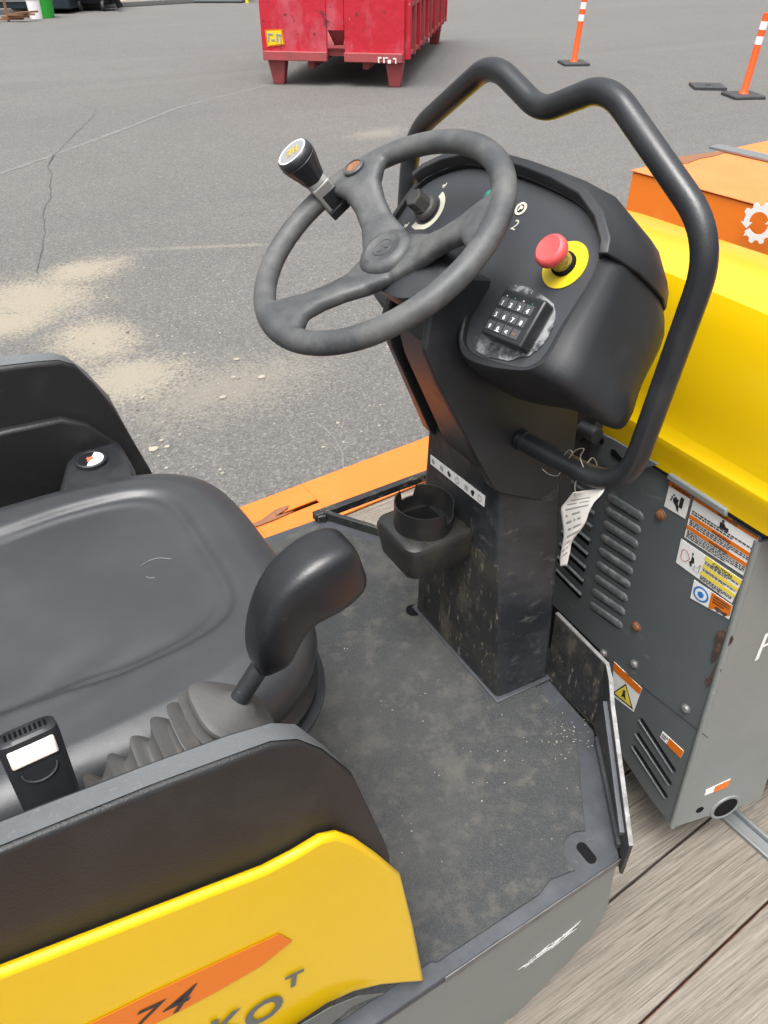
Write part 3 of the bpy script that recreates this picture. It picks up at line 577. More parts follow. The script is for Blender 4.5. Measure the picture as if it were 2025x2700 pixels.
# left side: open step frame instead of a plate
b = MB()
A0, A1, A2 = V(.634, 1.354, PZ + .004), V(.767, 1.153, PZ + .004), V(.95, 1.25, PZ + .01)
def bar(p, q, wz=.022, wy=.012): 
    d = (q - p).normalized(); s_ = d.cross(UZ).normalized(); b.box((p + q) / 2, ((q - p).length, wy, wz), None, (d, s_, s_.cross(d)))
bar(A0, A1, .03); bar(V(.62, 1.36, PZ - .02), V(.62, 1.36, PZ + .004), .03, .03); bar(V(.612, 1.352, PZ + .008), V(.95, 1.36, PZ + .008), .02, .02); bar(V(.62, 1.352, PZ - .01), V(.64, 1.345, PZ - .01), .05, .03)
b.build('step_frame', m_muddy, rl, bev=.002)

# ---- steering column
c_b = [V(.657, .688, PZ - .001), V(.774, .680, PZ - .001), V(.774, .985, PZ - .001), V(.657, .968, PZ - .001)]
c_m = [V(.657, .728, -.85), V(.778, .712, -.85), V(.778, .965, -.85), V(.657, .957, -.85)]
c_t = [V(.657, .752, -.68), V(.782, .745, -.68), V(.782, .95, -.68), V(.657, .950, -.68)]
b = MB(); b.loft([c_b, c_m, c_t]); col = b.build('steering_column', m_blackp, rl, bev=.009, bseg=4, smooth=25)
col.data.materials.append(m_muddy)
for p_ in col.data.polygons:
    if p_.normal.x < -.8 and p_.center.z < -.85 + 0 - rl['org'][2]: p_.material_index = 1
b = MB()
b.prism([V(.652, .681, PZ + .0002), V(.778, .673, PZ + .0002), V(.778, .99, PZ + .0002), V(.652, .975, PZ + .0002)], (0, 0, .004)); b.build('column_foot', m_edge, col, bev=.002)
for (px, py) in ((1382, 1525), (1370, 1690)):
    p = ax(px, py, .7); b = MB(); p = ay(px, py, .706); b.lathe(p, (0, -1, .13), [(.0035, 0), (.0035, .001), (0, .0014)], None, 10, cap1=False)
b = MB(); lab = [ax(x, y, .6555) for (x, y) in ((1135, 1199), (1279, 1309), (1276, 1337), (1135, 1223))]
b.prism(lab, (.001, 0, 0), m_white)
def lerp4(q, u, v): return q[0].lerp(q[1], u).lerp(q[3].lerp(q[2], u), v)
def shape(b, q, pts, m, lift): b.prism([lerp4(q, u, v) + lift for u, v in pts], lift * .5, m)
LF = V(-.0006, 0, 0)
for (u, kind) in ((.06, 0), (.2, 1), (.37, 2), (.52, 3), (.66, 1), (.80, 4), (.92, 3)):
    if kind in (0, 2, 4):
        shape(b, lab, [(u + .034 * math.cos(a) * random.uniform(.6, 1.1), .5 + .3 * math.sin(a) * random.uniform(.6, 1.1)) for a in [k * math.pi / 5 for k in range(10)]], m_ink if kind != 0 else m_fadeink, LF)
    elif kind == 1:
        for j in range(4): shape(b, lab, [(u + j * .016, .25), (u + j * .016 + .006, .25), (u + j * .016 + .006, .75), (u + j * .016, .75)], m_fadeink, LF)
    else:
        for k in range(12):
            a, a2 = k * math.pi / 6, (k + .7) * math.pi / 6
            shape(b, lab, [(u + .035 * math.cos(a), .5 + .3 * math.sin(a)), (u + .035 * math.cos(a2), .5 + .3 * math.sin(a2)), (u + .028 * math.cos(a2), .5 + .22 * math.sin(a2)), (u + .028 * math.cos(a), .5 + .22 * math.sin(a))], m_fadeink, LF)
b.build('pictogram_strip', None, col, smooth=0)

# ---- cup holder
XR = .594; cu = ax(1118, 1322, XR); RR = .051
b = MB(); x0, x1, y0, y1 = .530, .6565, cu.y - .060, cu.y + .066
def rr(z, gx, gy, r_=.022, n=6):
    out = []
    for (sx, sy, a0) in ((1, 1, 0), (-1, 1, 90), (-1, -1, 180), (1, -1, 270)):
        r2 = .001 if sx > 0 else r_
        ccx = (x1 - gx * 0 if sx > 0 else x0 + gx) - sx * r2; ccy = (y1 - gy if sy > 0 else y0 + gy) - sy * r2
        out += [V(ccx + r2 * math.cos(R(a0 + 90 * k / n)), ccy + r2 * math.sin(R(a0 + 90 * k / n)), z) for k in range(n + 1)]
    return out
def rc(z, rad):
    base = rr(z, 0, 0); return [V(cu.x, cu.y, z) + V(p.x - cu.x, p.y - cu.y, 0).normalized() * rad for p in base]
b.loft([rr(cu.z - .122, .016, .014), rr(cu.z - .116, .008, .006), rr(cu.z - .062, 0, 0), rr(cu.z - .052, .003, .003), rr(cu.z - .048, .008, .008), rc(cu.z - .045, RR + .001), rc(cu.z - .045, RR - .002), rc(cu.z - .104, RR - .010)]); ch = b.build('cup_holder', m_olive, rl, bev=.0, fix=True)
b = MB(); seg = 64; notch = [(R(78), R(112), .022), (R(-78), R(-35), .024)]
def hgt(a):
    a = (a + math.pi) % (2 * math.pi) - math.pi
    for (a0, a1, dpt) in notch:
        if a0 <= a <= a1: return -dpt
    return 0
ro, ri = RR, RR - .0022; vs_ = []
for k in range(seg):
    a = 2 * math.pi * k / seg; h_ = hgt(a + .001)
    for (rad, z) in ((ro, -.050), (ro, h_), (ri, h_), (ri, -.080)): vs_.append(V(cu.x + rad * math.cos(a), cu.y + rad * math.sin(a), cu.z + z))
b.add(vs_, [(4 * k + j, 4 * k + j + 1, (4 * ((k + 1) % seg)) + j + 1, 4 * ((k + 1) % seg) + j) for k in range(seg) for j in range(3)])
b.build('cup_ring', m_olive, ch, smooth=50, fix=False)
b = MB(); b.lathe(cu + V(0, 0, -.1035), UZ, [(.039, 0), (0, .0)], None, 40, cap0=False, cap1=False); b.build('cup_well', m_dark, ch)

# ---- steering cowl (shroud) below the console
YR, YL = .735, .958
kY = [.052, .036, .004, .002, 0, 0, .03, .066, .066, .058]
cpx = [(1120, 925), (1160, 1020), (1302, 1290), (1322, 1302)]
cp = [ay(x, y, YR + kY[i]) for i, (x, y) in enumerate(cpx)]
prf = [(p.x, p.z) for p in cp] + [(.792, -.781), (.806, -.77), (.806, -.45), (.66, -.385), (.60, -.372), (.548, -.40)]
def cow(t_, d):
    out = []
    for i, (x, z) in enumerate(prf):
        ya, yb = YR + kY[i], YL - kY[i] * .75
        out.append(V(x + (d if i < 4 or i > 8 else 0), ya + (yb - ya) * t_, z))
    return out
b = MB()
b.loft([cow(0, 0), cow(.09, -.001)]); b.loft([cow(.0901, .014), cow(.72, .014)]); b.loft([cow(.7201, .026), cow(.86, .026)]); b.loft([cow(.8601, .008), cow(1, .010)])
sh = b.build('steering_cowl', m_plastic, rl, bev=.003, bseg=3, smooth=30)
b = MB()                                     # rounded collar under the wheel
b.loft([circ(V(.575, .852, -.372), V(.84, 0, .54), UY, .062, .085, 32, pw=.7), circ(V(.555, .856, -.360), V(.84, 0, .54), UY, .055, .072, 32, pw=.8), circ(V(.55, .868, -.352), V(.84, 0, .54), UY, .035, .04, 32)]); b.build('cowl_collar', m_plastic, sh)

# ---- console
T5 = R(50); PN = V(-math.sin(T5), 0, math.cos(T5)); PV = V(math.cos(T5), 0, math.sin(T5)); PU = V(0, -1, 0); PO = V(.60, YC, -.43)
def PC(u, v, w_=0): return PO + PU * u + PV * v - PN * w_
def pp(x, y, w_=0):
    p = apl(x, y, PO - PN * w_, PN); return p
half = [(0, .203), (.06, .201), (.118, .194), (.160, .176), (.190, .152), (.203, .122), (.208, .06), (.213, .018), (.207, .0), (.190, -.012), (.14, -.024), (.10, -.028), (.078, -.02), (.064, .0), (.052, .025), (.036, .036), (0, .037)]
dirs = [(0, 1), (.02, 1), (.1, 1), (.45, .9), (.78, .62), (.6, .12), (.85, 0), (1.05, -.03), (1.0, -.12), (.62, -.35), (.15, -1), (0, -1), (-.6, -.6), (-1, 0), (-1, 0), (-.5, -.8), (0, -1)]
cls = [0, 0, 0, 1, 1, 2, 2, 2, 2, 3, 3, 3, 4, 4, 4, 4, 4]
def ring(w_, amt):
    hp = [(u + dx * amt[c], v + dy * amt[c]) for (u, v), (dx, dy), c in zip(half, dirs, cls)]
    full = hp + [(-u, v) for (u, v) in reversed(hp[1:-1])]
    P = full; n0 = len(P); out = []
    for i in range(n0):
        a, b_, c, d = P[i - 1], P[i], P[(i + 1) % n0], P[(i + 2) % n0]
        for k in range(4):
            t_ = k / 4; out.append(tuple(.5 * (2 * b_[q] + (c[q] - a[q]) * t_ + (2 * a[q] - 5 * b_[q] + 4 * c[q] - d[q]) * t_ * t_ + (3 * b_[q] - a[q] - 3 * c[q] + d[q]) * t_ ** 3) for q in (0, 1)))
    return [PC(u, v, w_) for u, v in out]
prof = [(.006, (0, 0, 0, 0, 0)), (-.002, (0, 0, 0, 0, 0)), (-.004, (.003, .003, .003, .003, .003)), (-.004, (.008, .008, .008, .009, .006)), (.001, (.012, .012, .013, .013, .009)),
        (.006, (.016, .018, .020, .014, .009)), (.016, (.026, .027, .034, .017, .010)), (.03, (.031, .029, .040, .018, .011)), (.06, (.033, .031, .050, .018, .011)), (.08, (.022, .032, .055, .018, .011)), (.105, (.008, .028, .064, .016, .011)), (.13, (-.008, .020, .062, .010, .006)), (.148, (-.03, .006, .050, .0, 0)), (.160, (-.055, -.012, .030, -.014, -.005)), (.166, (-.085, -.04, .0, -.03, -.01))]
b = MB(); b.loft([ring(*p) for p in prof], None, False, True); cons = b.build('console', m_shell, rl, smooth=32, fix=True)
b = MB(); b.add(ring(.006, (-.0005,) * 5), [list(range(128))]); pn = b.build('control_panel', m_panel, cons, smooth=0)
# visor: sheet over the top, stands proud of the shell and overhangs the panel
vp = [(-.002, .004, .004), (-.014, .009, .009), (-.012, .017, .017), (.005, .023, .023), (.04, .036, .034), (.08, .028, .037), (.105, .014, .036), (.13, -.003, .028), (.148, -.025, .013)]
hv = half[:4] + [(.188, .155)]; dv_ = dirs[:5]
side = hv + [(.1965, .142)]; dvs = dv_ + [(.85, .42)]
right = list(zip(side, dvs)); left = [((-u, v), (-dx, dy)) for (u, v), (dx, dy) in reversed(right[1:])]
b = MB(); rows = []
for i, (w_, a, sd2) in enumerate(vp):
    row = []
    for ((u, v), (dx, dy)) in left + right:
        aa = a if abs(u) < .15 else sd2
        row.append(PC(u + dx * aa, v + dy * aa, w_))
    rows.append(row)
n_ = len(rows[0]); b.add([p for r_ in rows for p in r_], [(i * n_ + j, i * n_ + j + 1, (i + 1) * n_ + j + 1, (i + 1) * n_ + j) for i in range(len(rows) - 1) for j in range(n_ - 1)])
b.build('visor', m_shell, cons, smooth=40, solid=.006, offset=0, bev=.0015)
# dial with luminous arc
dc = pp(1136, 556, .004); b = MB()
def pt(c, rad, a, l=0): return c + PU * (rad * math.cos(a)) + PV * (rad * math.sin(a)) + PN * l
dcc = pp(1127, 553, .0055)
arc = [pt(dcc, .034, R(75 - k * 8)) for k in range(24)] + [pt(dcc, .0245 + .003 * (k / 23 if k < 12 else 1 - k / 23), R(75 - (23 - k) * 8)) for k in range(24)]
b.prism(arc, PN * .0006, m_cream)
for (cc_, sc_) in ((pt(dcc, .042, R(85)), 1.0), (pt(dcc, .042, R(-125)), 1.2)):
    for (x_, y_, w_2, h_2) in ((0, 0, .0050, .0026), (.0022, .003, .0012, .0040), (-.002, -.0024, .0010, .0028), (.001, -.0024, .0010, .0028)):
        b.prism([cc_ + PU * (x_ + a_2 * w_2 / 2) * sc_ + PV * (y_ + b_2 * h_2 / 2) * sc_ for a_2, b_2 in ((-1, -1), (1, -1), (1, 1), (-1, 1))], PN * .0006, m_cream)
b.build('dial_scale', None, pn, smooth=0)
b = MB(); b.lathe(dcc, PN, [(.019, 0), (.020, .002), (.019, .009), (.015, .012), (.015, .012)], None, 30)
b.lathe(dcc, PN, [(.0155, .012), (.0150, .034), (.0135, .036), (0, .036)], None, 6, ex=PU * .9 + PV * .4, cap1=False); b.build('dial_knob', m_knob, pn, bev=.0015)
lf = MB(); lf.lathe(pp(1290, 517, .0055), PN, [(.0085, 0), (.0085, .002), (.006, .004), (0, .0045)], None, 20, cap1=False); lf.build('green_lamp', m_green, pn)
b = MB(); cl_ = pp(1374, 551, .0055); b.lathe(cl_, PN, [(.0095, 0), (.0095, .0012), (.0062, .0012), (.0062, .0004)], m_cream, 24, cap0=False, cap1=False); b.prism([cl_ + PU * x * .001 + PV * y * .001 + PN * .0008 for x, y in ((-3, -4), (-1, -4), (-1, -1), (2.5, -.5), (3.5, 2), (2.5, 4), (-3, 4))], PN * .0006, m_cream)
b.text('2', .021, pp(1345, 603, .0055), PU, PV, m_cream, .0006, 0); b.build('pictogram', None, pn, smooth=0)
b = MB(); [b.prism([pp(1085 + 9 * k_ + dx_, 634 + 5 * k_ + dy_, .0048) for dx_, dy_ in ((0, 0), (7, 3), (5, 9), (-2, 6))], PN * .0004, m_ink) for k_ in range(4)]; b.build('panel_lettering', None, pn, smooth=0)
# emergency stop
ec_ = pp(1490, 699, .0055); b = MB(); b.lathe(ec_, PN, [(.032, 0), (.032, .0012), (0, .0012)], None, 48, cap1=False); es = b.build('emergency_stop', m_eyel, cons)
b = MB(); b.lathe(ec_, PN, [(.0165, .0013), (.0165, .006), (.0145, .007)], m_dark, 28); b.lathe(ec_, PN, [(.0135, .0065), (.0135, .026), (.0105, .03)], m_collar, 28); b.build('collar', None, es)
b = MB(); b.lathe(ec_, PN, [(.011, .026), (.017, .026), (.0205, .029), (.0215, .033), (.021, .038), (.019, .041), (.0165, .0425), (.013, .0418), (0, .0412)], None, 40, cap1=False); b.build('mushroom_button', m_estop, es)
# keypad on a smeared adhesive patch
KW = -.018; tl, tr_, br_, bl_ = [pp(x, y, KW) for x, y in ((1327, 758), (1442, 793), (1372, 918), (1268, 874))]
kc = (tl + tr_ + br_ + bl_) / 4; kx = ((tr_ - tl) + (br_ - bl_)).normalized(); ky = PN.cross(kx).normalized()
if ky.dot(tl - bl_) < 0: ky = -ky
kw, kh = .074, .0655
b = MB(); b.box(kc - PN * .0105, (kw, kh, .021), None, (kx, ky, PN)); kp = b.build('keypad', m_keypad, cons, bev=.0035, bseg=3)
dg = [['1', '2', '3', '4'], ['5', '6', '7', '8'], ['9', '0', '<', 'OFF']]
for r_ in range(3):
    for c_ in range(4):
        kcn = kc + kx * ((c_ - 1.5) * .0150 - .003) + ky * ((.8 - r_) * .0165 + .001)
        b = MB(); b.box(kcn + PN * .0003, (.0132, .0125, .0016), m_key, (kx, ky, PN))
        s_ = dg[r_][c_]; red = s_ == 'OFF'
        b.text(s_, .0036 if red else .0085, kcn + kx * (-.0042 if red else -.0025) - ky * (.002 if red else .0045), kx, ky, m_keyred if red else m_white, .0014, .0003 if not red else 0)
        if r_ == 0: b.box(kcn + ky * .0085 + PN * .0003, (.0014, .0014, .001), m_white if c_ % 2 == 0 else m_green, (kx, ky, PN))
        if s_ == '0': b.box(kcn - ky * .0048 + PN * .0012, (.008, .0012, .0005), m_white, (kx, ky, PN))
        b.build('key', None, kp, smooth=0)
gl = [(1340, 752), (1372, 752), (1402, 762), (1462, 800), (1466, 842), (1450, 884), (1425, 918), (1392, 940), (1340, 950), (1285, 942), (1250, 920), (1246, 892), (1275, 884), (1310, 860), (1350, 800)]
b = MB(); gp = []
for i in range(len(gl)):
    a_, c_ = gl[i], gl[(i + 1) % len(gl)]
    for k in range(4):
        t_ = k / 4; gp.append(pp(a_[0] + (c_[0] - a_[0]) * t_ + random.uniform(-3, 3), a_[1] + (c_[1] - a_[1]) * t_ + random.uniform(-3, 3), .0052))
b.prism(gp, PN * .0012); b.build('adhesive_smear', m_glue, pn, smooth=0)

# ---- tube guard round the console
gb = [V(.705, .742, -.628), V(.72, .573, -.603), V(.79, .583, -.297), V(.741, .735, -.150), V(.752, YC, -.190)]
start = ay(1402, 1163, .735); start = V(.69, .738, start.z)
pA = ray(1888, 632) * (.84 / FPX); pL = V(.712, .556, -.612); pB = ray(1604, 224) * (.90 / FPX); pNn = V(.752, YC + .006, -.196)
path = [start, pL, pA, pB, pNn, mir(pB), mir(pA), mir(pL), V(start.x, 2 * YC - start.y, start.z)]
b = MB(); b.tube(fillet(path, [0, .070, .06, .040, .030, .040, .06, .070, 0], 12), .0154, None, 28); b.build('tube_guard', m_tube, rl, smooth=60)
b = MB(); b.lathe(start + V(0, .0, 0), (pL - start), [(.0165, -.01), (.0165, .001), (.015, .002)], None, 24); b.build('guard_collar', m_plastic, rl)

# ---- steering wheel
t = R(33); WC = V(.518, .885, -.329); WN = V(-math.sin(t), 0, math.cos(t)); WX = V(0, -1, 0); WY = V(math.cos(t), 0, math.sin(t))
def WP(x, y, z=0): return WC + WX * x + WY * y + WN * z
b = MB(); RW = .1775; n = 96; m_ = 20
rg = [[WP((RW + .0165 * math.cos(q)) * math.cos(a), (RW + .0165 * math.cos(q)) * math.sin(a), .0150 * math.sin(q)) for q in [2 * math.pi * k / m_ for k in range(m_)]] for a in [2 * math.pi * k / n for k in range(n)]]
vs_ = [p for r_ in rg for p in r_]; b.add(vs_, [(i * m_ + j, i * m_ + (j + 1) % m_, ((i + 1) % n) * m_ + (j + 1) % m_, ((i + 1) % n) * m_ + j) for i in range(n) for j in range(m_)])
hub_z = -.040
def spoke(ang, sec):
    ca, sa = math.cos(R(ang)), math.sin(R(ang)); rings = []
    for (d, zz, hw, th, sk_) in sec:
        cx_, cy_ = ca * d - sa * sk_, sa * d + ca * sk_
        rings.append([WP(cx_ - sa * hw * math.copysign(abs(math.cos(q)) ** .6, math.cos(q)), cy_ + ca * hw * math.copysign(abs(math.cos(q)) ** .6, math.cos(q)), zz + th * math.copysign(abs(math.sin(q)) ** .7, math.sin(q))) for q in [2 * math.pi * k / 20 for k in range(20)]])
    b.loft(rings)
spoke(155, [(.0, hub_z, .040, .013, 0), (.04, hub_z + .004, .033, .012, 0), (.075, -.028, .0245, .011, 0), (.105, -.015, .0235, .011, 0), (.13, -.004, .028, .012, .0), (.150, .001, .040, .012, 0), (.172, .001, .060, .011, 0)])
for a_, s_ in ((25, 1), (-88, -1)):
    spoke(a_, [(.0, hub_z, .042, .013, 0), (.03, hub_z + .002, .040, .013, 0), (.055, -.036, .029, .013, s_ * .006), (.085, -.024, .0225, .012, s_ * .010), (.115, -.012, .0225, .012, s_ * .014), (.14, -.003, .032, .012, s_ * .020), (.158, .0, .050, .012, s_ * .020), (.172, 0, .068, .011, s_ * .016)])
b.lathe(WP(0, 0, hub_z - .022), WN, [(0, 0), (.038, 0), (.043, .01), (.043, .024), (.038, .030), (0, .032)], None, 40, cap0=False, cap1=False)
wh = b.build('steering_wheel', m_rubber, rl, remesh=.0022)
b = MB(); b.lathe(WP(0, 0, hub_z + .004), WN, [(.0385, 0), (.040, .006), (.039, .012), (.034, .0175), (.026, .0195), (.0245, .0188), (.0, .0192)], None, 48, cap0=False, cap1=False); hc = b.build('hub_cap', m_rubber, wh)
b = MB(); a0_ = WP(0, 0, hub_z + .0235)
for (r0, r1) in ((.0135, .0148),): 
    b.add(circ(a0_, WX, WY, r1, n=40) + circ(a0_ + WN * .0004, WX, WY, (r0 + r1) / 2, n=40) + circ(a0_, WX, WY, r0, n=40), [(i + 40 * j, (i + 1) % 40 + 40 * j, (i + 1) % 40 + 40 * (j + 1), i + 40 * (j + 1)) for i in range(40) for j in range(2)])
for k in range(3):
    aa = R(k * 120 + 20); b.prism([a0_ + WX * (.010 * math.cos(aa + q) * s_) + WY * (.010 * math.sin(aa + q) * s_) for q, s_ in ((0, 1), (.6, .7), (.5, .2), (-.3, .3))], WN * .0003)
b.build('embossed_crest', m_rubber, hc, smooth=40)
bp_ = WP(-.150, .0700, .0150); b = MB(); b.lathe(bp_, WN, [(.0165, -.004), (.0165, .0015), (.0145, .003), (.0118, .003), (.0115, .0012)], m_rubber, 32, cap1=False); b.lathe(bp_, WN, [(.0113, .0), (.0113, .0015), (.0095, .0022), (.006, .0012), (0, .001)], m_rust, 24, cap0=False, cap1=False); b.build('spoke_bolt', None, wh)
# spinner knob on a clamp
m_badgeface = mk('badge_silver', (.22, .225, .23), .45)
m_badge = mk('badge_yellow', (.50, .33, .02), .5)
ka = R(171); kc0 = WP(RW * math.cos(ka), RW * math.sin(ka), 0); rad_ = (WX * math.cos(ka) + WY * math.sin(ka)); tan_ = WN.cross(rad_).normalized()
kax = (WN + tan_ * .10 + rad_ * .03).normalized(); kx_ = (tan_ - kax * tan_.dot(kax)).normalized(); ky_ = kax.cross(kx_)
kc1 = kc0 + tan_ * .006
b = MB(); b.box(kc1 + kax * .004, (.031, .040, .042), None, (kx_, ky_, kax)); 
b.loft([circ(kc1 + kax * .023, kx_, ky_, .0165, .0195, 32, pw=.5), circ(kc1 + kax * .036, kx_, ky_, .0158, .0158, 32)]); kb_ = b.build('spinner_clamp', m_clampm, wh, bev=.003, bseg=3)
b = MB(); b.box(kc1 - kax * .0235, (.0315, .0405, .014), None, (kx_, ky_, kax)); b.box(kc1 - kx_ * .004 - ky_ * .0002 - kax * .002, (.026, .042, .026), None, (kx_, ky_, kax)); b.build('clamp_jaw', m_keypad, wh, bev=.002)
b = MB(); b.lathe(kc1 + kax * .022 - kx_ * .0135 + V(0, 0, 0), -kx_, [(.0028, 0), (.0028, .0016), (0, .0016)], None, 12, cap1=False)
b = MB()
segn = 48; rr_ = []
for (r_, h_, fl) in [(r0_ * 1.22, .034 + (h0_ - .034) * 1.12, f0_) for r0_, h0_, f0_ in ((.0140, .030, 0), (.0152, .034, .0), (.0172, .042, .06), (.0202, .052, .07), (.0224, .060, .04), (.0228, .0635, 0), (.0222, .0640, 0), (.0226, .0648, 0), (.0222, .071, 0), (.0205, .0745, 0), (.0195, .0752, 0), (0.0001, .0752, 0))]:
    rr_.append([kc1 + kax * h_ + (kx_ * math.cos(a) + ky_ * math.sin(a)) * r_ * (1 - fl * (.5 + .5 * math.cos(a * 12))) for a in [2 * math.pi * k / segn for k in range(segn)]])
b.loft(rr_, None, True, False); kn = b.build('spinner_knob', m_tube, wh, smooth=50)
b = MB(); ko = kc1 + kax * (.034 + (.0752 - .034) * 1.12 + .0001)
b.add(circ(ko, kx_, ky_, .0236, n=48) + circ(ko + kax * .0006, kx_, ky_, .0226, n=48) + circ(ko, kx_, ky_, .0212, n=48), [(i + 48 * j, (i + 1) % 48 + 48 * j, (i + 1) % 48 + 48 * (j + 1), i + 48 * (j + 1)) for i in range(48) for j in range(2)], m_refl)
b.add(circ(ko + kax * .0001, kx_, ky_, .0213, n=40), [list(range(40))], m_badgeface)
# letters lie upside down to the viewer
ex_ = (apl(775, 425, ko, kax) - apl(835, 385, ko, kax)).normalized(); ey_ = kax.cross(ex_)
b.text('BE', .021, ko - ex_ * .0125 - ey_ * .007, ex_, ey_, m_badge, .0008, .0002); b.build('knob_badge', None, wh, smooth=0)

# ---- seat
m_worn2 = mk('pale_scuff', (.11, .115, .12), .6)
SZ = -.715; SX0, SX1, SY0, SY1 = -.42, .292, .592, 1.132
def outline(a, grow):
    cx_, cy_, hx, hy = (SX0 + SX1) / 2, (SY0 + SY1) / 2, (SX1 - SX0) / 2, (SY1 - SY0) / 2
    ca, sa = math.cos(a), math.sin(a); e_ = .52
    return V(cx_ + (hx + grow) * math.copysign(abs(ca) ** e_, ca), cy_ + (hy + grow) * math.copysign(abs(sa) ** e_, sa), 0)
DCX, DCY = -.09, .88
def seat_z(x, y):
    # squircle distance to the recessed panel
    hw = .178 - max(0, -(x - .05)) * .09
    hx = .298
    u, v = abs(x - DCX) / hx, abs(y - DCY) / hw
    d = (u ** 5.5 + v ** 5.5) ** (1 / 5.5)
    ed = (1 - d) * .17                        # metres inside the panel edge
    s_ = max(0, min(1, (ed + .008) / .02)); s_ = s_ * s_ * (3 - 2 * s_)
    z = -.013 * s_
    z += -.0075 * math.exp(-((ed + .004) / .0055) ** 2)
    inn = max(0, min(1, ed / .12)); z += .006 * inn - .016 * math.exp(-(((x + .12) / .09) ** 2 + ((y - .80) / .12) ** 2)) * s_
    z -= .05 * max(0, .0 - x) ** 1.0 * .25
    z += .0018 * math.sin(38 * x + 9 * math.sin(14 * y)) * math.exp(-(((x + .02) / .12) ** 2 + ((y - .74) / .07) ** 2)) + .0016 * math.sin(60 * (x + .6 * y)) * math.exp(-((x + .1) / .08) ** 2) * s_
    return z
b = MB(); na = 120; rings = []
for (grow, kz, usef) in ((.016, -.135, 0), (.020, -.128, 0), (.022, -.118, 0), (.012, -.108, 0), (.014, -.098, 0), (.020, -.085, 0), (.024, -.062, 0), (.021, -.038, 0), (.011, -.019, 0), (-.006, -.007, 0), (-.024, -.001, 0)):
    rings.append([outline(2 * math.pi * k / na, grow) + V(0, 0, SZ + kz) for k in range(na)])
cen = V(DCX, DCY, 0)
for s_ in [1 - .0135 * i for i in range(1, 45)] + [.38, .34, .3, .25, .2, .15, .1, .05, .01]:
    rg_ = []
    for k in range(na):
        p = outline(2 * math.pi * k / na, -.024); q = cen.lerp(p, s_); rg_.append(V(q.x, q.y, SZ + seat_z(q.x, q.y)))
    rings.append(rg_)
b.loft(rings); seat = b.build('seat', m_seat, rl, smooth=70)
b = MB()
for arc_ in (((372, 1492), (392, 1478), (420, 1470), (452, 1472)), ((385, 1520), (396, 1524), (408, 1522))):
    pts_ = catmull([(lambda p: V(p.x, p.y, SZ + seat_z(p.x, p.y) + .0004))(az(x, y, SZ - .01)) for x, y in arc_], 6); b.tube(pts_, .0009, None, 6)
b.build('scuff_mark', m_worn2, seat)
b = MB(); b.loft([[outline(2 * math.pi * k / na, .012) + V(0, 0, SZ - .136) for k in range(na)], [outline(2 * math.pi * k / na, .030) + V(0, 0, SZ - .139) for k in range(na)], [outline(2 * math.pi * k / na, .030) + V(0, 0, SZ - .146) for k in range(na)], [outline(2 * math.pi * k / na, -.03) + V(0, 0, SZ - .152) for k in range(na)]]); b.build('seat_pan', m_tube, seat, smooth=50)
b = MB(); b.box(V(-.08, YC, -1.01), (.5, .42, .28)); b.build('seat_pedestal', m_blackp, rl, bev=.02)
b = MB(); bk_ = []
for (z_, xf, xb, hy) in ((-.72, -.40, -.47, .22), (-.6, -.42, -.50, .24), (-.42, -.46, -.54, .23), (-.34, -.49, -.54, .17)):
    bk_.append([V(xf, YC - hy, z_), V(xf - .012, YC, z_), V(xf, YC + hy, z_), V(xb, YC + hy, z_), V(xb, YC, z_), V(xb, YC - hy, z_)])
b.loft(bk_); b.build('seat_backrest', m_seat, rl, subd=2)

# ---- fenders either side of the seat
def pl(pts, Y): return [ay(x, y, Y) for x, y in pts]
inT = [V(-.95, .437, -.520)] + [V(-.30, .437, -.545), V(-.085, .436, -.551), V(.03, .434, -.560), V(.10, .433, -.568), V(.138, .431, -.575), V(.160, .429, -.590), V(.185, .428, -.640), V(.205, .427, -.69), V(.245, .425, -.84)]
ouT = [V(-.95, .400, -.518)] + [V(-.30, .400, -.533), V(-.088, .400, -.541), V(.023, .400, -.551), V(.09, .400, -.561), V(.125, .400, -.566), V(.150, .400, -.580), V(.173, .400, -.608), V(.203, .400, -.667), V(.244, .400, -.845)]
midF = [V(p.x, p.y - .0035, p.z - .045) for p in ouT]; midF[-1] = V(.2455, .394, -.862)
botF = [V(p.x + .002, .388, min(-.80, p.z - .12)) for p in ouT]
inB = [V(p.x, .440, -.86) for p in inT]
def fender(f, name_lab):
    b = MB(); rows = [inB, inT, ouT, midF, botF]; nn = len(inT)
    b.add([f(p) for r_ in rows for p in r_], [(i * nn + j, i * nn + j + 1, (i + 1) * nn + j + 1, (i + 1) * nn + j) for i in range(4) for j in range(nn - 1)] + [tuple(i * nn + nn - 1 for i in (4, 3, 2, 1, 0))])
    return b.build('side_fender', m_fender, rl, smooth=25, bev=.005, bseg=3)
fr_ = fender(lambda p: p, 'r'); fl_ = fender(mir, 'l')
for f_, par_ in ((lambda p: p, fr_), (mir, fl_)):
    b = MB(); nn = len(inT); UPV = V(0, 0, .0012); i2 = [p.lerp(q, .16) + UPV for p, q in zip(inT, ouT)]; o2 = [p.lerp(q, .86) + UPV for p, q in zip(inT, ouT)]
    b.add([f_(p) for p in i2[:nn]] + [f_(p) for p in o2[:nn]], [(i, i + 1, nn + i + 1, nn + i) for i in range(nn - 1)]); b.build('painted_sheen_strip', m_skysheen, par_, smooth=50)  # thin sheet that paints the skylit sheen along the fender top
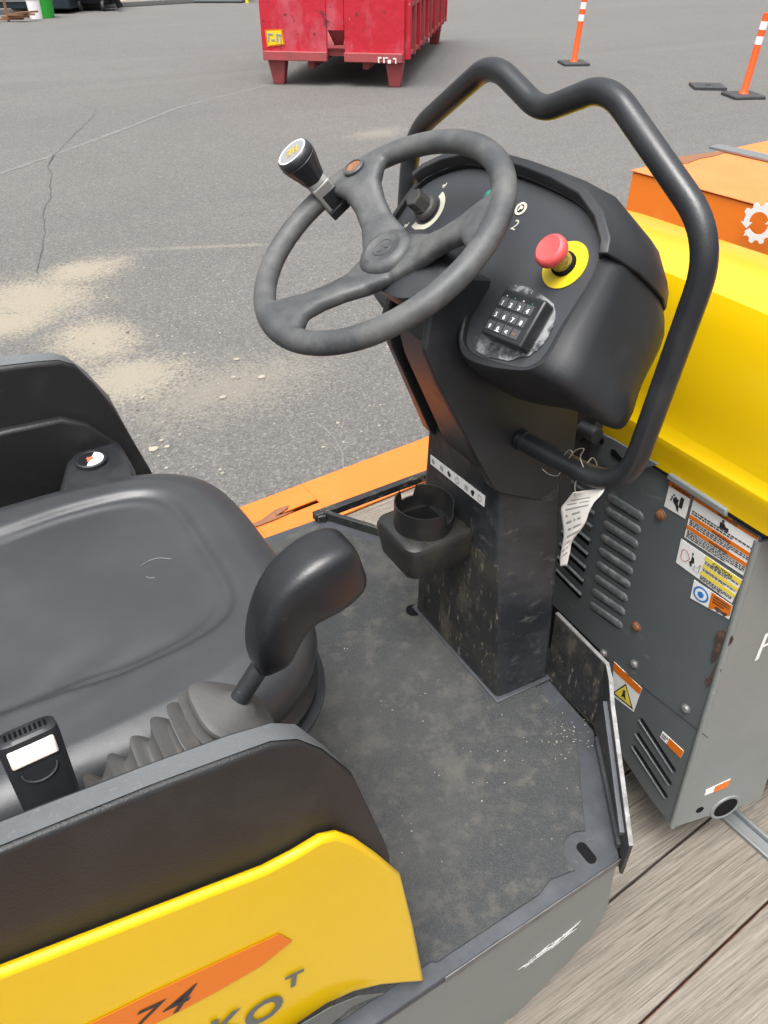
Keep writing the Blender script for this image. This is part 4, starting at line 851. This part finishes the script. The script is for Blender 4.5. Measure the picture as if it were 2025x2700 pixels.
# inner ledge and gauge pod on the left side
b = MB(); led = [V(-.95, 0, -.66), V(-.12, 0, -.668), (.022, -.663), (.113, -.668), (.150, -.690), (.196, -.748), (.215, -.84)]
led = [p if isinstance(p, Vector) else V(p[0], 0, p[1]) for p in led]
b.prism([V(p.x, 1.25, p.z) for p in led] + [V(.215, 1.25, -.95), V(-.95, 1.25, -.95)], (0, .02, 0)); b.build('inner_ledge', m_fender, fl_, bev=.006, bseg=3)
b = MB(); PZT = -.738; pod = [az(x, y, PZT) for x, y in ((150, 1292), (172, 1215), (205, 1180), (310, 1152), (352, 1225), (365, 1300), (300, 1330))]
b.prism(pod, (0, 0, -.14)); pd = b.build('gauge_pod', m_plastic, fl_, bev=.012, bseg=4)
b = MB(); gc = az(240, 1214, PZT + .004); b.lathe(gc, UZ, [(.0265, -.004), (.0265, .003), (.0235, .0045), (.0225, .003), (0, .003)], m_tube, 40, cap1=False)
fx, fy = V(_f.x, _f.y, 0).normalized(), _r
b.add(circ(gc + UZ * .0034, fy, fx, .0215, n=40, a0=-math.pi / 2, a1=math.pi / 2), [list(range(40))], m_refl)
b.add(circ(gc + UZ * .0034, fy, fx, .0215, n=40, a0=math.pi / 2, a1=math.pi * 1.5), [list(range(40))], m_glass)
b.prism([gc + UZ * .0037 + fy * (x * .001) + fx * (y * .001) for x, y in ((-3, -11), (2, -8), (1, -4), (5, -2), (4, 4), (0, 7), (-4, 3), (-6, 5), (-8, 0), (-4, -4))], UZ * .0003, m_keyred)
b.build('round_gauge', None, fl_, smooth=0)

# ---- yellow side panel with its stripe and lettering
YO = V(0, .381, -.64); YN = V(0, -1, .055).normalized()
def yq(x, y, l=0): return apl(x, y, YO + YN * l, YN)
yt = [yq(x, y) for x, y in ((700, 2300), (780, 2258), (850, 2215), (895, 2205), (940, 2220), (1000, 2262), (1060, 2312), (1092, 2440), (1122, 2592), (1060, 2596), (1000, 2602), (930, 2620), (860, 2652), (790, 2700))]
yp = [yq(-800, 2910), yq(0, 2572)] + yt + [yq(700, 2790), yq(-100, 3400)]
b = MB(); b.prism(yp, -YN * .012); ys = b.build('yellow_side_panel', m_yellow, rl, bev=.006, bseg=3, smooth=25)
b = MB(); b.prism([mir(p) for p in yp], (0, -.012, 0)); b.build('yellow_side_panel', m_yellow, rl, bev=.006, bseg=3, smooth=25)
b = MB()
q = [yq(x, y, .0012) for x, y in ((90, 2770), (235, 2700), (400, 2618), (600, 2525), (735, 2462), (770, 2480), (690, 2545), (560, 2620), (410, 2698), (300, 2755))]
b.prism(q, YN * .0006, m_sorange)
sx_, sy_ = (yq(545, 2632, .0012) - yq(340, 2730, .0012)).normalized(), None
up_ = yq(430, 2625, .0012) - yq(380, 2700, .0012)
def vtext(s, px, py, hpx, m, bold=0, ex=None, ey=None, w_=1):
    o = yq(px, py, .0012) + YN * .0008; sc_ = hpx
    b.text(s, sc_, o, (ex or sx_) * w_, ey or up_.normalized(), m, .0004, bold)
for s, px, py, h_ in (('7', 308, 2745, .058), ('4', 410, 2692, .056)): vtext(s, px, py, h_, m_ink, .0003)
b.build('phone_stripe', None, ys, smooth=0)
b = MB(); up2 = (yq(545, 2600, .0012) - yq(540, 2700, .0012)).normalized()
vtext('C', 445, 2805, .058, m_grey, .0014, ey=up2); vtext('K', 545, 2752, .058, m_grey, .0014, ey=up2); vtext('O', 640, 2716, .058, m_grey, .0016, ey=up2); vtext('T', 748, 2610, .036, m_grey, .0012, ey=up2)
b.build('grey_lettering', None, ys, smooth=0)
b = MB(); b.prism([ay(x, y, YS + .001) for x, y in ((700, 2760), (790, 2702), (870, 2655), (945, 2625), (1010, 2618), (930, 2650), (870, 2700), (820, 2770))], (0, -.001, 0)); b.build('dark_swoosh', m_grey, s1_, smooth=0)

# ---- shift lever, bellows, buckle
m_hole0 = mk('slot_black', (.003, .003, .003), .9, spec=.1)
m_grip = mk('grip_moulded_plastic', (.010, .011, .013), .30, layers=[('n', 12, .45, .7, (.02, .021, .023), .6, .42), ('n', 130, .7, .75, DUST, .25, .7), ('n', 30, .68, .72, (.06, .06, .06), .4, .6, (1, 6, 1), (.3, .5, 0))], bump=[(300, .0002)])
LY = .50
def LP(x, y, Y=LY): return ay(x, y, Y)
b = MB(); b.tube([LP(605, 1880), LP(640, 1830), LP(700, 1735)], .0098, None, 20); lv = b.build('shift_lever', m_blackp, rl)
gpts = [(719, 1757, 34), (716, 1747, 48), (714, 1712, 63), (722, 1668, 73), (740, 1622, 83), (764, 1582, 94), (798, 1547, 104), (838, 1519, 108), (878, 1496, 104), (906, 1480, 96), (926, 1468, 82), (936, 1462, 60)]
b = MB(); rings = []; P_ = [LP(x, y) for x, y, r_ in gpts]
for i, (x, y, r_) in enumerate(gpts):
    tdir = (P_[min(i + 1, len(P_) - 1)] - P_[max(i - 1, 0)]).normalized(); dpt = P_[i].dot(_f); rad = r_ * dpt / FPX
    ex_ = tdir.cross(UY).normalized(); ey_ = ex_.cross(tdir)
    rings.append(circ(P_[i], ex_, ey_, rad, rad * .80, 36, pw=.52))
b.loft(rings); b.build('lever_grip', m_grip, lv, subd=1, smooth=80)
# bellows: stacked rounded-square folds from a sloping cap back along the seat
ctr = catmull([V(-.055, LY, -.705), V(-.01, LY, -.69), V(.04, LY, -.672), (V(.085, LY, -.652)), V(.118, LY, -.636)], 8)
b = MB(); rings = []; m_n = len(ctr); folds = 7.0
for i, p in enumerate(ctr):
    s_ = i / (m_n - 1)
sub = []
N_ = 130
for i in range(N_ + 1):
    s_ = i / N_; f_ = s_ * (m_n - 1); k0_ = min(int(f_), m_n - 2); p = ctr[k0_].lerp(ctr[k0_ + 1], f_ - k0_)
    tl_ = R(22 + 30 * s_ ** 1.3); dn_ = V(math.cos(tl_), 0, math.sin(tl_))
    ph = (s_ * folds) % 1; big = .036 + .013 * s_; wv = min(1, ph * 1.25) ** 1.4 if ph < .8 else (1 - ph) / .2
    rad = big * (.66 + .34 * wv)
    exx = V(-dn_.z, 0, dn_.x)
    rings.append(circ(p, exx, UY, rad * 1.0, rad * .92, 40, pw=.5))
dn_ = V(math.cos(R(50)), 0, math.sin(R(50))); exx = V(-dn_.z, 0, dn_.x); pe = ctr[-1] + dn_ * .004
rings.append(circ(pe, exx, UY, .046, .042, 40, pw=.62)); rings.append(circ(pe + dn_ * .004, exx, UY, .047, .043, 40, pw=.62)); rings.append(circ(pe + dn_ * .009, exx, UY, .043, .039, 40, pw=.62)); rings.append(circ(pe + dn_ * .014, exx, UY, .020, .019, 40, pw=.9)); rings.append(circ(pe + dn_ * .022, exx, UY, .013, .013, 40, pw=1))
b.loft(rings); b.build('lever_boot', m_boot, rl, smooth=50)
b = MB(); b.box(V(-.085, LY, -.715), (.03, .055, .05)); b.box(V(-.112, LY - .005, -.718), (.012, .07, .06)); b.build('boot_bracket', m_plastic, rl, bev=.005)
b = MB(); b.box(V(-.15, .515, -.95), (.44, .13, .36)); b.build('console_box', m_dark, rl, bev=.02)
# seat belt buckle
bo_ = LP(84, 1972, .525); byx = V(1, .05, -.02).normalized(); bz = V(.05, .35, 1).normalized(); by_ = bz.cross(byx).normalized(); bz = byx.cross(by_)
if by_.y > 0: by_ = -by_
b = MB(); b.loft([circ(bo_ + bz * h_, byx, by_, rx, ry, 28, pw=.45) for h_, rx, ry in ((-.13, .014, .010), (-.10, .020, .0125), (-.06, .0245, .014), (.010, .0265, .0145), (.017, .0255, .0138), (.0195, .0225, .011))]); bu = b.build('belt_buckle', m_keypad, rl, smooth=40)
b = MB(); b.box(bo_ + by_ * .0138 + bz * .003, (.040, .005, .018), None, (byx, by_, bz)); b.build('release_button', m_beige, bu, bev=.002)
b = MB()
for i in range(9): b.box(bo_ + byx * (-.017 + i * .00425) + bz * .0198 + by_ * .001, (.0022, .010, .0012), None, (byx, by_, bz))
b.build('latch_grille', m_hole0, bu, smooth=0)
b = MB(); b.tube([bo_ + byx * (.015 * math.cos(a)) + by_ * .0152 + bz * (-.014 - .012 * math.sin(a)) for a in [math.pi * k / 12 for k in range(13)]], .0009, None, 6); b.build('thumb_recess', m_edge, bu)

# ---- front body: louvred rear wall, side wall, engine bay, hood
XP = .95
def pw_(x, y, X=XP): return ax(x, y, X)
zt_ = -.727
pa = [V(XP, 1.22, zt_), V(XP, .483, zt_), V(XP, .479, -.75), V(XP, .474, -.85), V(XP, .456, -1.12), V(XP, .434, -1.474), V(XP, .50, -1.46), V(XP, .60, -1.42), V(XP, .9, -1.42), V(XP, 1.22, -1.42)]
slit = [pw_(1462, 1600), pw_(1468, 1640), pw_(1560, 1745), pw_(1585, 1752)]
b = MB(); b.prism(pa, (.008, 0, 0)); lp = b.build('louvre_panel', m_grey, rl, bev=.003, bseg=3)
b = MB(); dsl = [pw_(x, y, XP - .0012) for x, y in ((1440, 1575), (1462, 1600), (1520, 1655), (1578, 1712), (1606, 1748), (1600, 1790), (1560, 1830), (1440, 1700))]
b.prism(dsl, (.001, 0, 0)); b.build('lower_opening', m_dark, lp, smooth=0)
vz = (pw_(1735, 1610) - pw_(1700, 1360)); 
m_louv = mk('worn_louvre_paint', (.10, .113, .115), .4, layers=[('n', 60, .5, .65, (.24, .25, .24), .7)])
m_hole = mk('deep_shadow_gap', (.004, .004, .004), .9, spec=.1)
# embossed louvres (right column) and open slots (left column)
nrow = 9
for i in range(nrow):
    u_ = i / (nrow - 1)
    l0 = V(1604 + (1557 - 1604) * u_, 1308 + (1592 - 1308) * u_, 0); l1 = V(1695 + (1640 - 1695) * u_, 1366 + (1653 - 1366) * u_, 0)
    A_, B_ = pw_(l0.x, l0.y), pw_(l1.x, l1.y); dY = (B_ - A_); hh = .0095
    b = MB(); cA, cB = A_ + V(0, -.008, 0), B_ + V(0, .008, 0); dd = (cB - cA).normalized(); up3 = V(0, -dd.z, dd.y); up3 = up3 if up3.z > 0 else -up3
    def pill(h_, gx, off): 
        return [cA + V(-off, 0, 0) - dd * (h_ * math.sin(a)) + up3 * (h_ * math.cos(a)) for a in [math.pi * k / 8 for k in range(9)]] + [cB + V(-off, 0, 0) + dd * (h_ * math.sin(a)) - up3 * (h_ * math.cos(a)) for a in [math.pi * k / 8 for k in range(9)]]
    b.loft([pill(hh, 0, .0), pill(hh * .86, 0, .002), pill(hh * .5, 0, .0032)]); b.build('louvre', m_louv, lp, smooth=60)
    b = MB(); q = [p + V(-.0005, 0, 0) for p in (cA - up3 * (hh + .0015), cB - up3 * (hh + .0015), cB - up3 * (hh - .001), cA - up3 * (hh - .001))]; b.prism(q, (-.0006, 0, 0)); b.build('louvre_gap', m_dark, lp, smooth=0)
for i in range(8):
    u_ = i / 7
    A_, B_ = pw_(1505 + (1467 - 1505) * u_, 1262 + (1496 - 1262) * u_, XP - .0025), pw_(1572 + (1532 - 1572) * u_, 1312 + (1562 - 1312) * u_, XP - .0025)
    dz_ = V(0, 0, -.021); b = MB(); b.prism([A_ + V(0, 0, -.002), B_ + V(0, 0, -.002), B_ + V(0, 0, -.0185), A_ + V(0, 0, -.0185)], (.002, 0, 0)); b.build('vent_slot', m_mesh if i < 3 else m_hole, lp, smooth=0)
    b = MB(); b.prism([A_ + V(-.001, 0, .001), B_ + V(-.001, -.004, .001), B_ + V(-.001, -.004, -.0015), A_ + V(-.001, 0, -.0015)], (-.004, 0, -.003)); b.build('vent_lip', m_louv, lp, bev=.0005)
for (x, y, r_, m) in ((1742, 1357, .0085, m_rust), (1678, 1652, .0085, m_rust), (1672, 1751, .0075, m_zinc), (1808, 1868, .0075, m_zinc), (1592, 1722, .007, m_zinc)):
    p = pw_(x, y); b = MB(); b.lathe(p, (-1, 0, 0), [(r_ * 1.3, 0), (r_ * 1.3, .0012), (r_ * .95, .0014), (r_ * .9, .0045), (r_ * .5, .006), (0, .006)], m, 14, cap1=False); b.build('bolt', None, lp, smooth=30)
b = MB(); s0_, s1b = pw_(1571, 1712, XP - .0008), pw_(1868, 1945, XP - .0008); b.prism([s0_, s1b, s1b + V(0, 0, -.0018), s0_ + V(0, 0, -.0018)], (-.0005, 0, 0)); b.build('panel_seam', m_edge, lp, smooth=0)
for (x0_, y0_, x1_, y1_) in ((1690, 1893, 1782, 2035), (1680, 1930, 1772, 2070), (1671, 1964, 1761, 2104)):
    A_, B_ = pw_(x0_, y0_, XP - .0008), pw_(x1_, y1_, XP - .0008); dd = (B_ - A_).normalized(); nn_ = V(0, -dd.z, dd.y); nn_ = nn_ if nn_.z > 0 else -nn_
    b = MB(); b.prism([A_, A_ + dd * .004 + nn_ * .0035, B_ - dd * .006 + nn_ * .0035, B_, B_ - dd * .004 - nn_ * .0035, A_ + dd * .006 - nn_ * .0035], (-.0008, 0, 0)); b.build('cooling_slit', m_dark, lp, smooth=0)
    b = MB(); off = -nn_ * .0075; b.prism([A_ + off, B_ + off, B_ + off - nn_ * .005, A_ + off - nn_ * .005], (-.003, 0, 0)); b.build('slit_lip', m_grey, lp, bev=.0012)
# scraped, rusty patches along the corner
m_scar = mk('bare_rusty_scar', (.05, .03, .025), .8, layers=[('n', 60, .5, .65, (.14, .07, .045), .8)])
b = MB()
for (cx_, cy_, rx, ry) in ((1893, 1702, 15, 50), (1888, 1770, 12, 26), (1868, 1797, 10, 14), (1925, 1690, 8, 12)):
    q = [pw_(cx_ + rx * math.cos(a) * random.uniform(.5, 1.1) - .28 * ry * math.sin(a), cy_ + ry * math.sin(a) * random.uniform(.75, 1.1), XP - .002) for a in [k * math.pi / 8 for k in range(16)]]
    b.prism(q, (.0015, 0, 0))
b.build('scraped_patch', m_scar, lp, smooth=0)

def quad(ps, X=XP - .0012): return [pw_(x, y, X) for x, y in ps]
def lines(b, q, v0, v1, n, m, u0=.03, u1=.97, thick=.5):
    for i in range(n):
        va = v0 + (v1 - v0) * i / n; vb = va + (v1 - v0) / n * thick; u = u0; ue = u1 if i < n - 1 else u0 + (u1 - u0) * .7
        while u < ue:
            wl_ = random.uniform(.02, .06); e_ = min(u + wl_, ue); shape(b, q, [(u, va), (e_, va), (e_, vb), (u, vb)], m, V(-.0006, 0, 0)); u += wl_ + .012
def htext(b, q, s, u, v, size, m, bold=.0003):
    o = lerp4(q, u, v) + V(-.0009, 0, 0); ex = (q[1] - q[0]).normalized(); ey = (q[0] - q[3]).normalized(); b.text(s, size, o, ex, ey, m, -.0 if True else 0, bold)
def sticker(name, ps, fn):
    q = quad(ps); b = MB(); b.prism(q, (.001, 0, 0), m_white); fn(b, q); return b.build(name, None, lp, smooth=0)
def s1f(b, q):
    shape(b, q, [(0, 0), (1, 0), (1, .22), (0, .22)], m_sorange, V(-.0004, 0, 0)); htext(b, q, 'WARNING', .1, .19, .0085, m_ink)
    I = V(-.0006, 0, 0)
    shape(b, q, [(.62, .34), (.78, .34), (.78, .72), (.62, .72)], m_ink, I); shape(b, q, [(.3, .55), (.42, .42), (.52, .5), (.58, .45), (.56, .6), (.62, .75), (.66, .9), (.58, .88), (.5, .74), (.36, .66)], m_ink, I)
    for (a_, c_) in ((.22, .5), (.28, .4), (.2, .6)): shape(b, q, [(a_, c_), (a_ + .06, c_ - .03), (a_ + .08, c_ + .03), (a_ + .02, c_ + .06)], m_ink, I)
sticker('crush_hazard_sticker', ((1768, 1265), (1824, 1300), (1806, 1368), (1751, 1335)), s1f)
def s2f(b, q):
    for (v0, v1) in ((0, .1), (.44, .53), (.69, .78)): shape(b, q, [(0, v0), (1, v0), (1, v1), (0, v1)], m_sorange, V(-.0004, 0, 0))
    for (v, u) in ((.095, .4), (.525, .38), (.775, .38)): htext(b, q, 'WARNING', u, v, .0075, m_ink, .0002)
    lines(b, q, .32, .43, 2, m_ink); lines(b, q, .55, .68, 3, m_ink); lines(b, q, .80, .98, 4, m_ink)
    I = V(-.0006, 0, 0); shape(b, q, [(.50 + .02 * math.cos(a), .15 + .03 * math.sin(a)) for a in [k * math.pi / 5 for k in range(10)]], m_ink, I)
    shape(b, q, [(.46, .2), (.52, .18), (.56, .24), (.60, .24), (.61, .31), (.5, .31), (.47, .33)], m_ink, I)
sticker('warning_text_sticker', ((1831, 1306), (2001, 1413), (1963, 1520), (1804, 1416)), s2f)
def s3f(b, q):
    I = V(-.0004, 0, 0); J = V(-.0006, 0, 0)
    for (v0, v1) in ((0, .18), (.34, .48), (.62, .78)): shape(b, q, [(.42, v0), (1, v0), (1, v1), (.42, v1)], m_syellow, I)
    htext(b, q, 'CAUTION', .55, .17, .0085, m_ink); lines(b, q, .2, .33, 2, m_ink, .44); lines(b, q, .5, .6, 2, m_ink, .44); lines(b, q, .8, .97, 3, m_ink, .44)
    def outl(pts, m, t_=.012):
        for i in range(len(pts)):
            (u0, v0), (u1, v1) = pts[i], pts[(i + 1) % len(pts)]; du, dv = u1 - u0, v1 - v0; l_ = math.hypot(du, dv) or 1; nx, ny = -dv / l_ * t_, du / l_ * t_
            shape(b, q, [(u0, v0), (u1, v1), (u1 + nx, v1 + ny), (u0 + nx, v0 + ny)], m, J)
    outl([(.12 + .075 * math.cos(a) * (1 + .2 * math.cos(3 * a)), .5 + .24 * math.sin(a)) for a in [k * math.pi / 6 for k in range(12)]], m_sred, .01)
    shape(b, q, [(.225, .2), (.25, .2), (.25, .28), (.225, .28)], m_ink, J); shape(b, q, [(.23, .34), (.27, .36), (.29, .55), (.25, .62), (.27, .72), (.24, .74), (.21, .6), (.235, .52)], m_ink, J)
    outl([(.30, .62), (.37, .60), (.38, .45), (.40, .46), (.40, .78), (.31, .8)], m_fadeink, .01)
sticker('caution_pictogram_sticker', ((1796, 1421), (1958, 1531), (1929, 1590), (1782, 1483)), s3f)
def s4f(b, q):
    I = V(-.0004, 0, 0); shape(b, q, [(.48, 0), (1, 0), (1, .72), (.88, .98), (.7, .8), (.48, 1)], m_sorange, I)
    shape(b, q, [(.24 + .2 * math.cos(a), .5 + .4 * math.sin(a)) for a in [k * math.pi / 14 for k in range(28)]], m_sblue, I)
    shape(b, q, [(.24 + .15 * math.cos(a), .5 + .3 * math.sin(a)) for a in [k * math.pi / 12 for k in range(24)]], m_white, I * 1.6)
    shape(b, q, [(.16, .42), (.24, .32), (.32, .42), (.31, .6), (.24, .7), (.17, .6)], m_sblue, I * 2.2)
    lines(b, q, .12, .62, 3, m_ink, .55, .95)
    shape(b, q, [(.62, .7), (.7, .62), (.82, .72), (.95, .7), (.9, .95), (.78, .86), (.7, .95)], m_scar, I * 2)
sticker('ear_protection_sticker', ((1830, 1529), (1931, 1597), (1922, 1633), (1820, 1577)), s4f)
def s5f(b, q):
    I = V(-.0004, 0, 0); shape(b, q, [(0, 0), (1, 0), (1, .25), (0, .25)], m_sorange, I); shape(b, q, [(.04, .92), (.5, .3), (.96, .92)], m_ink, I); shape(b, q, [(.13, .87), (.5, .37), (.87, .87)], m_syellow, I * 1.6)
    shape(b, q, [(.46, .55), (.54, .52), (.56, .66), (.62, .8), (.5, .74), (.42, .82), (.46, .68)], m_ink, I * 2.4)
sticker('hot_surface_sticker', ((1619, 1745), (1692, 1815), (1670, 1877), (1612, 1832)), s5f)
def s6f(b, q): shape(b, q, [(.34, 0), (1, 0), (1, 1), (.34, 1)], m_sorange, V(-.0004, 0, 0)); lines(b, q, .2, .85, 2, m_ink, .05, .3)
sticker('small_orange_label', ((1747, 1929), (1803, 1981), (1794, 1999), (1740, 1944)), s6f)

# side wall: slightly toed plane with an exhaust outlet
S0, S1_, S2 = V(.951, .434, -1.474), V(1.16, .384, -1.474), V(.951, .479, -.745)
sn = (S1_ - S0).cross(S2 - S0).normalized()
if sn.y > 0: sn = -sn
def ps_(x, y, l=0): return apl(x, y, S0 + sn * l, sn)
b = MB(); s2x = S2 + (S1_ - S0) * 4.2
wall = [S0, S1_, ps_(2027, 2050), ps_(2075, 1850), s2x, S2]
b.prism(wall, -sn * .008); sw_ = b.build('side_wall', m_grey2, rl, bev=.003, bseg=3)
b = MB(); edge0 = [S0, V(.951, .456, -1.12), S2]; 
b.tube([S0 + V(.001, .004, 0), S2 + V(.001, .004, 0)], .006, None, 12); b.build('folded_corner', m_grey2, lp)
b = MB(); xo = ps_(1912, 2128); b.lathe(xo, sn, [(.037, -.002), (.035, .002), (.030, .003), (.028, .002), (.028, -.004)], m_grey2, 32, cap0=False, cap1=False); b.lathe(xo, sn, [(.028, .0015), (0, .0015)], m_dark, 32, cap0=False, cap1=False); b.build('exhaust_outlet', None, sw_, smooth=40)
b = MB(); b.lathe(ps_(1845, 2135), sn, [(.009, 0), (.009, .0008), (0, .0008)], None, 14, cap1=False); b.build('drain_hole', m_dark, sw_, smooth=0)
b = MB(); q = [ps_(x, y, .0012) for x, y in ((1862, 2084), (1927, 2054), (1917, 2075), (1858, 2098))]; b.prism(q, -sn * .001, m_white)
b.prism([lerp4(q, u, v) + sn * .0005 for u, v in ((.38, 0), (1, 0), (1, 1), (.38, 1))], sn * .0003, m_sorange); b.build('orange_label', None, sw_, smooth=0)
ex_ = (ps_(2010, 1733) - ps_(1980, 1748)).normalized(); ey_ = (ps_(1999, 1700) - ps_(1980, 1748)).normalized()
b = MB(); b.text('RD', .095, ps_(1978, 1750, .0008), ex_, ey_, m_white, .0, -.001, shear=0); b.build('model_lettering', None, sw_, smooth=0)
b = MB(); b.box(V(1.45, YC, -1.05), (.9, .60, .62)); b.box(V(1.2, YC, -1.2), (.35, .7, .3)); b.build('engine_block', m_dark, rl)
for sg in (0, 1):
    if sg: b = MB(); b.prism([mir(p) for p in wall], mir(-sn * .008) - V(0, 2 * YC, 0) if False else V(0, -.008, 0)); b.build('side_wall', m_grey2, rl, bev=.003)

# hood
hp = [(.9445, -.724), (.9445, -.700), (.940, -.680), (.940, -.668), (.950, -.650), (.953, -.60), (.957, -.47), (.972, -.428), (1.02, -.422), (1.2, -.452), (1.4, -.514), (1.58, -.580), (1.66, -.64), (1.70, -.76)]
b = MB(); ys_h = [(.405, .05), (.415, .02), (.44, .006), (.48, 0), (.85, -.004), (1.22, 0), (1.26, .006), (1.285, .02), (1.295, .05)]
rg = []
for (y, ins) in ys_h:
    rg.append([V(x + (ins * .5 if x < 1.0 else -ins * .3), y, z - (ins if z > -.66 else 0)) for x, z in hp])
b.loft(rg, None, True, True, False)
b.build('hood', m_yellow, rl, smooth=25, bev=.006, bseg=3)
b = MB(); b.prism([V(.9425, .47, -.7255), V(.955, .47, -.7255), V(.955, 1.2, -.7255), V(.9425, 1.2, -.7255)], (0, 0, -.0035)); b.build('hood_gap', m_dark, rl, smooth=0)
p_, q_ = pw_(1766, 1240, .94), pw_(1922, 1325, .94)
b = MB(); b.prism([V(.939, p_.y, -.719), V(.939, q_.y, -.719), V(.939, q_.y - .004, -.733), V(.939, p_.y + .004, -.732)], (.0105, 0, 0)); b.build('hood_latch_bracket', m_grey2, lp, bev=.003)
b = MB(); p_ = pw_(1930, 1338, .935); b.prism([V(.945, p_.y, -.729), V(.945, .482, -.729), V(.947, .482, -.738), V(.947, p_.y, -.738)], (.0045, 0, 0)); b.build('top_trim', m_grey, lp, bev=.002)
# bracket with slotted holes in the gap between console and wall
b = MB(); q = [ax(x, y, .93) for x, y in ((1560, 1130), (1610, 1155), (1735, 1225), (1700, 1235), (1640, 1245), (1560, 1210))]; b.prism(q, (.004, 0, 0)); bb_ = b.build('bay_bracket', m_grey, rl, bev=.001)
b = MB(); b.prism([ax(1585 + 7 * math.cos(a), 1163 + 9 * math.sin(a), .928) for a in [k * math.pi / 8 for k in range(16)]], (.001, 0, 0)); b.prism([ax(x, y, .928) for x, y in ((1610, 1185), (1620, 1186), (1650, 1222), (1636, 1222), (1612, 1200))], (.001, 0, 0)); b.build('bracket_hole', m_dark, bb_, smooth=0)
b = MB(); b.tube([ax(1515, 1150, .90), ax(1540, 1130, .90), ax(1575, 1150, .9)], .014, None, 16); b.build('coolant_hose', m_blackp, rl)
b = MB(); b.box(V(.915, .86, -.72), (.02, .12, .16)); b.build('bay_post', m_blackp, rl)

# ================================================================== paper tag on its wire
wt = ay(1500, 1208, .60)
tg = thing('paper_tag', 'curled white paper tag hanging by a wire from the tube guard', 'tag', (.71, .60, -.70))
bc = V(.714, .628, -.616)                   # the guard tube passes here
loop = [bc + V(.017 * math.cos(a), .004 * math.sin(2 * a), .017 * math.sin(a)) for a in [2 * math.pi * k / 20 for k in range(21)]]
XT = .695
w1 = catmull([ax(x, y, XT) for x, y in ((1430, 1237), (1447, 1250), (1470, 1254), (1481, 1235), (1486, 1205), (1500, 1187), (1510, 1196), (1497, 1212), (1498, 1225), (1510, 1236))], 6)
w2 = catmull([ax(x, y, XT - .004) for x, y in ((1502, 1205), (1520, 1186), (1540, 1184), (1530, 1205), (1538, 1232))], 6)
w3 = catmull([ax(x, y, XT) for x, y in ((1520, 1240), (1521, 1260), (1516, 1280), (1517, 1300))], 6)
b = MB(); b.tube(loop, .0007, None, 6); b.tube(w1, .0007, None, 6); b.tube(w2, .0007, None, 6); b.tube(w3, .0007, None, 6); b.build('wire', m_wire, tg)
Lp = [(1511, 1299), (1494, 1320), (1479, 1342), (1482, 1375), (1485, 1412), (1480, 1448), (1476, 1475), (1477, 1493)]
Rp = [(1596, 1286), (1585, 1304), (1566, 1325), (1553, 1350), (1540, 1385), (1510, 1425), (1503, 1455), (1494, 1492)]
NL = 40; NC = 14; Lc = catmull([V(x, y, 0) for x, y in Lp], 6); Rc = catmull([V(x, y, 0) for x, y in Rp], 6)
def samp(c, t): f_ = t * (len(c) - 1); i_ = min(int(f_), len(c) - 2); return c[i_].lerp(c[i_ + 1], f_ - i_)
b = MB(); vs_ = []
for i in range(NL + 1):
    l_, r_ = samp(Lc, i / NL), samp(Rc, i / NL)
    for j in range(NC + 1):
        p = l_.lerp(r_, j / NC); vs_.append(ax(p.x, p.y, XT + .006 * math.sin(3 * j / NC + i * .12) - .02 * (i / NL - .5) * (j / NC - .5)))
b.mi(m_paper); o = 0; b.v = vs_; b.f = []; b.fm = []
ki = b.mi(m_fadeink)
for i in range(NL):
    for j in range(NC):
        b.f.append([i * (NC + 1) + j, i * (NC + 1) + j + 1, (i + 1) * (NC + 1) + j + 1, (i + 1) * (NC + 1) + j])
        b.fm.append(ki if (i % 3 == 0 and 3 < i < 36 and 2 <= j <= NC - 3 - (i % 4) and random.random() < .8) else 0)
b.build('paper', None, tg, smooth=80, solid=.0004)
p_ = ax(1517, 1303, XT - .003); b = MB(); b.lathe(p_, (-1, .2, .3), [(.0035, 0), (.0035, .0006), (.0016, .0006)], None, 14, cap1=False); b.build('eyelet', m_wire, tg)

# ================================================================== loose bits on the mat
c = az(945, 1561, PZ); b = MB(); b.org = (c.x, c.y, PZ + .0004); blob(b, V(c.x, c.y, PZ + .0004), .0085, None, .7, 9)
m_peb = mk('white_pebble', (.72, .7, .66), .7)
tag(b.build('pebble', m_peb, smooth=80), 'single white pebble lying on the rubber floor mat behind the lever grip', 'pebble')
b = MB()
for i in range(110):
    px, py = (random.gauss(1510, 35), random.gauss(1940, 30)) if i % 2 else (random.uniform(900, 1500), random.uniform(1650, 2300))
    c = az(px, py, PZ); blob(b, V(c.x, c.y, PZ + .0003), random.uniform(.0006, .0019), m_stone, .5, 5)
tag(b.build('grit', smooth=0), 'fine pale grit scattered over the rubber floor mat', 'grit', None, 'stuff')
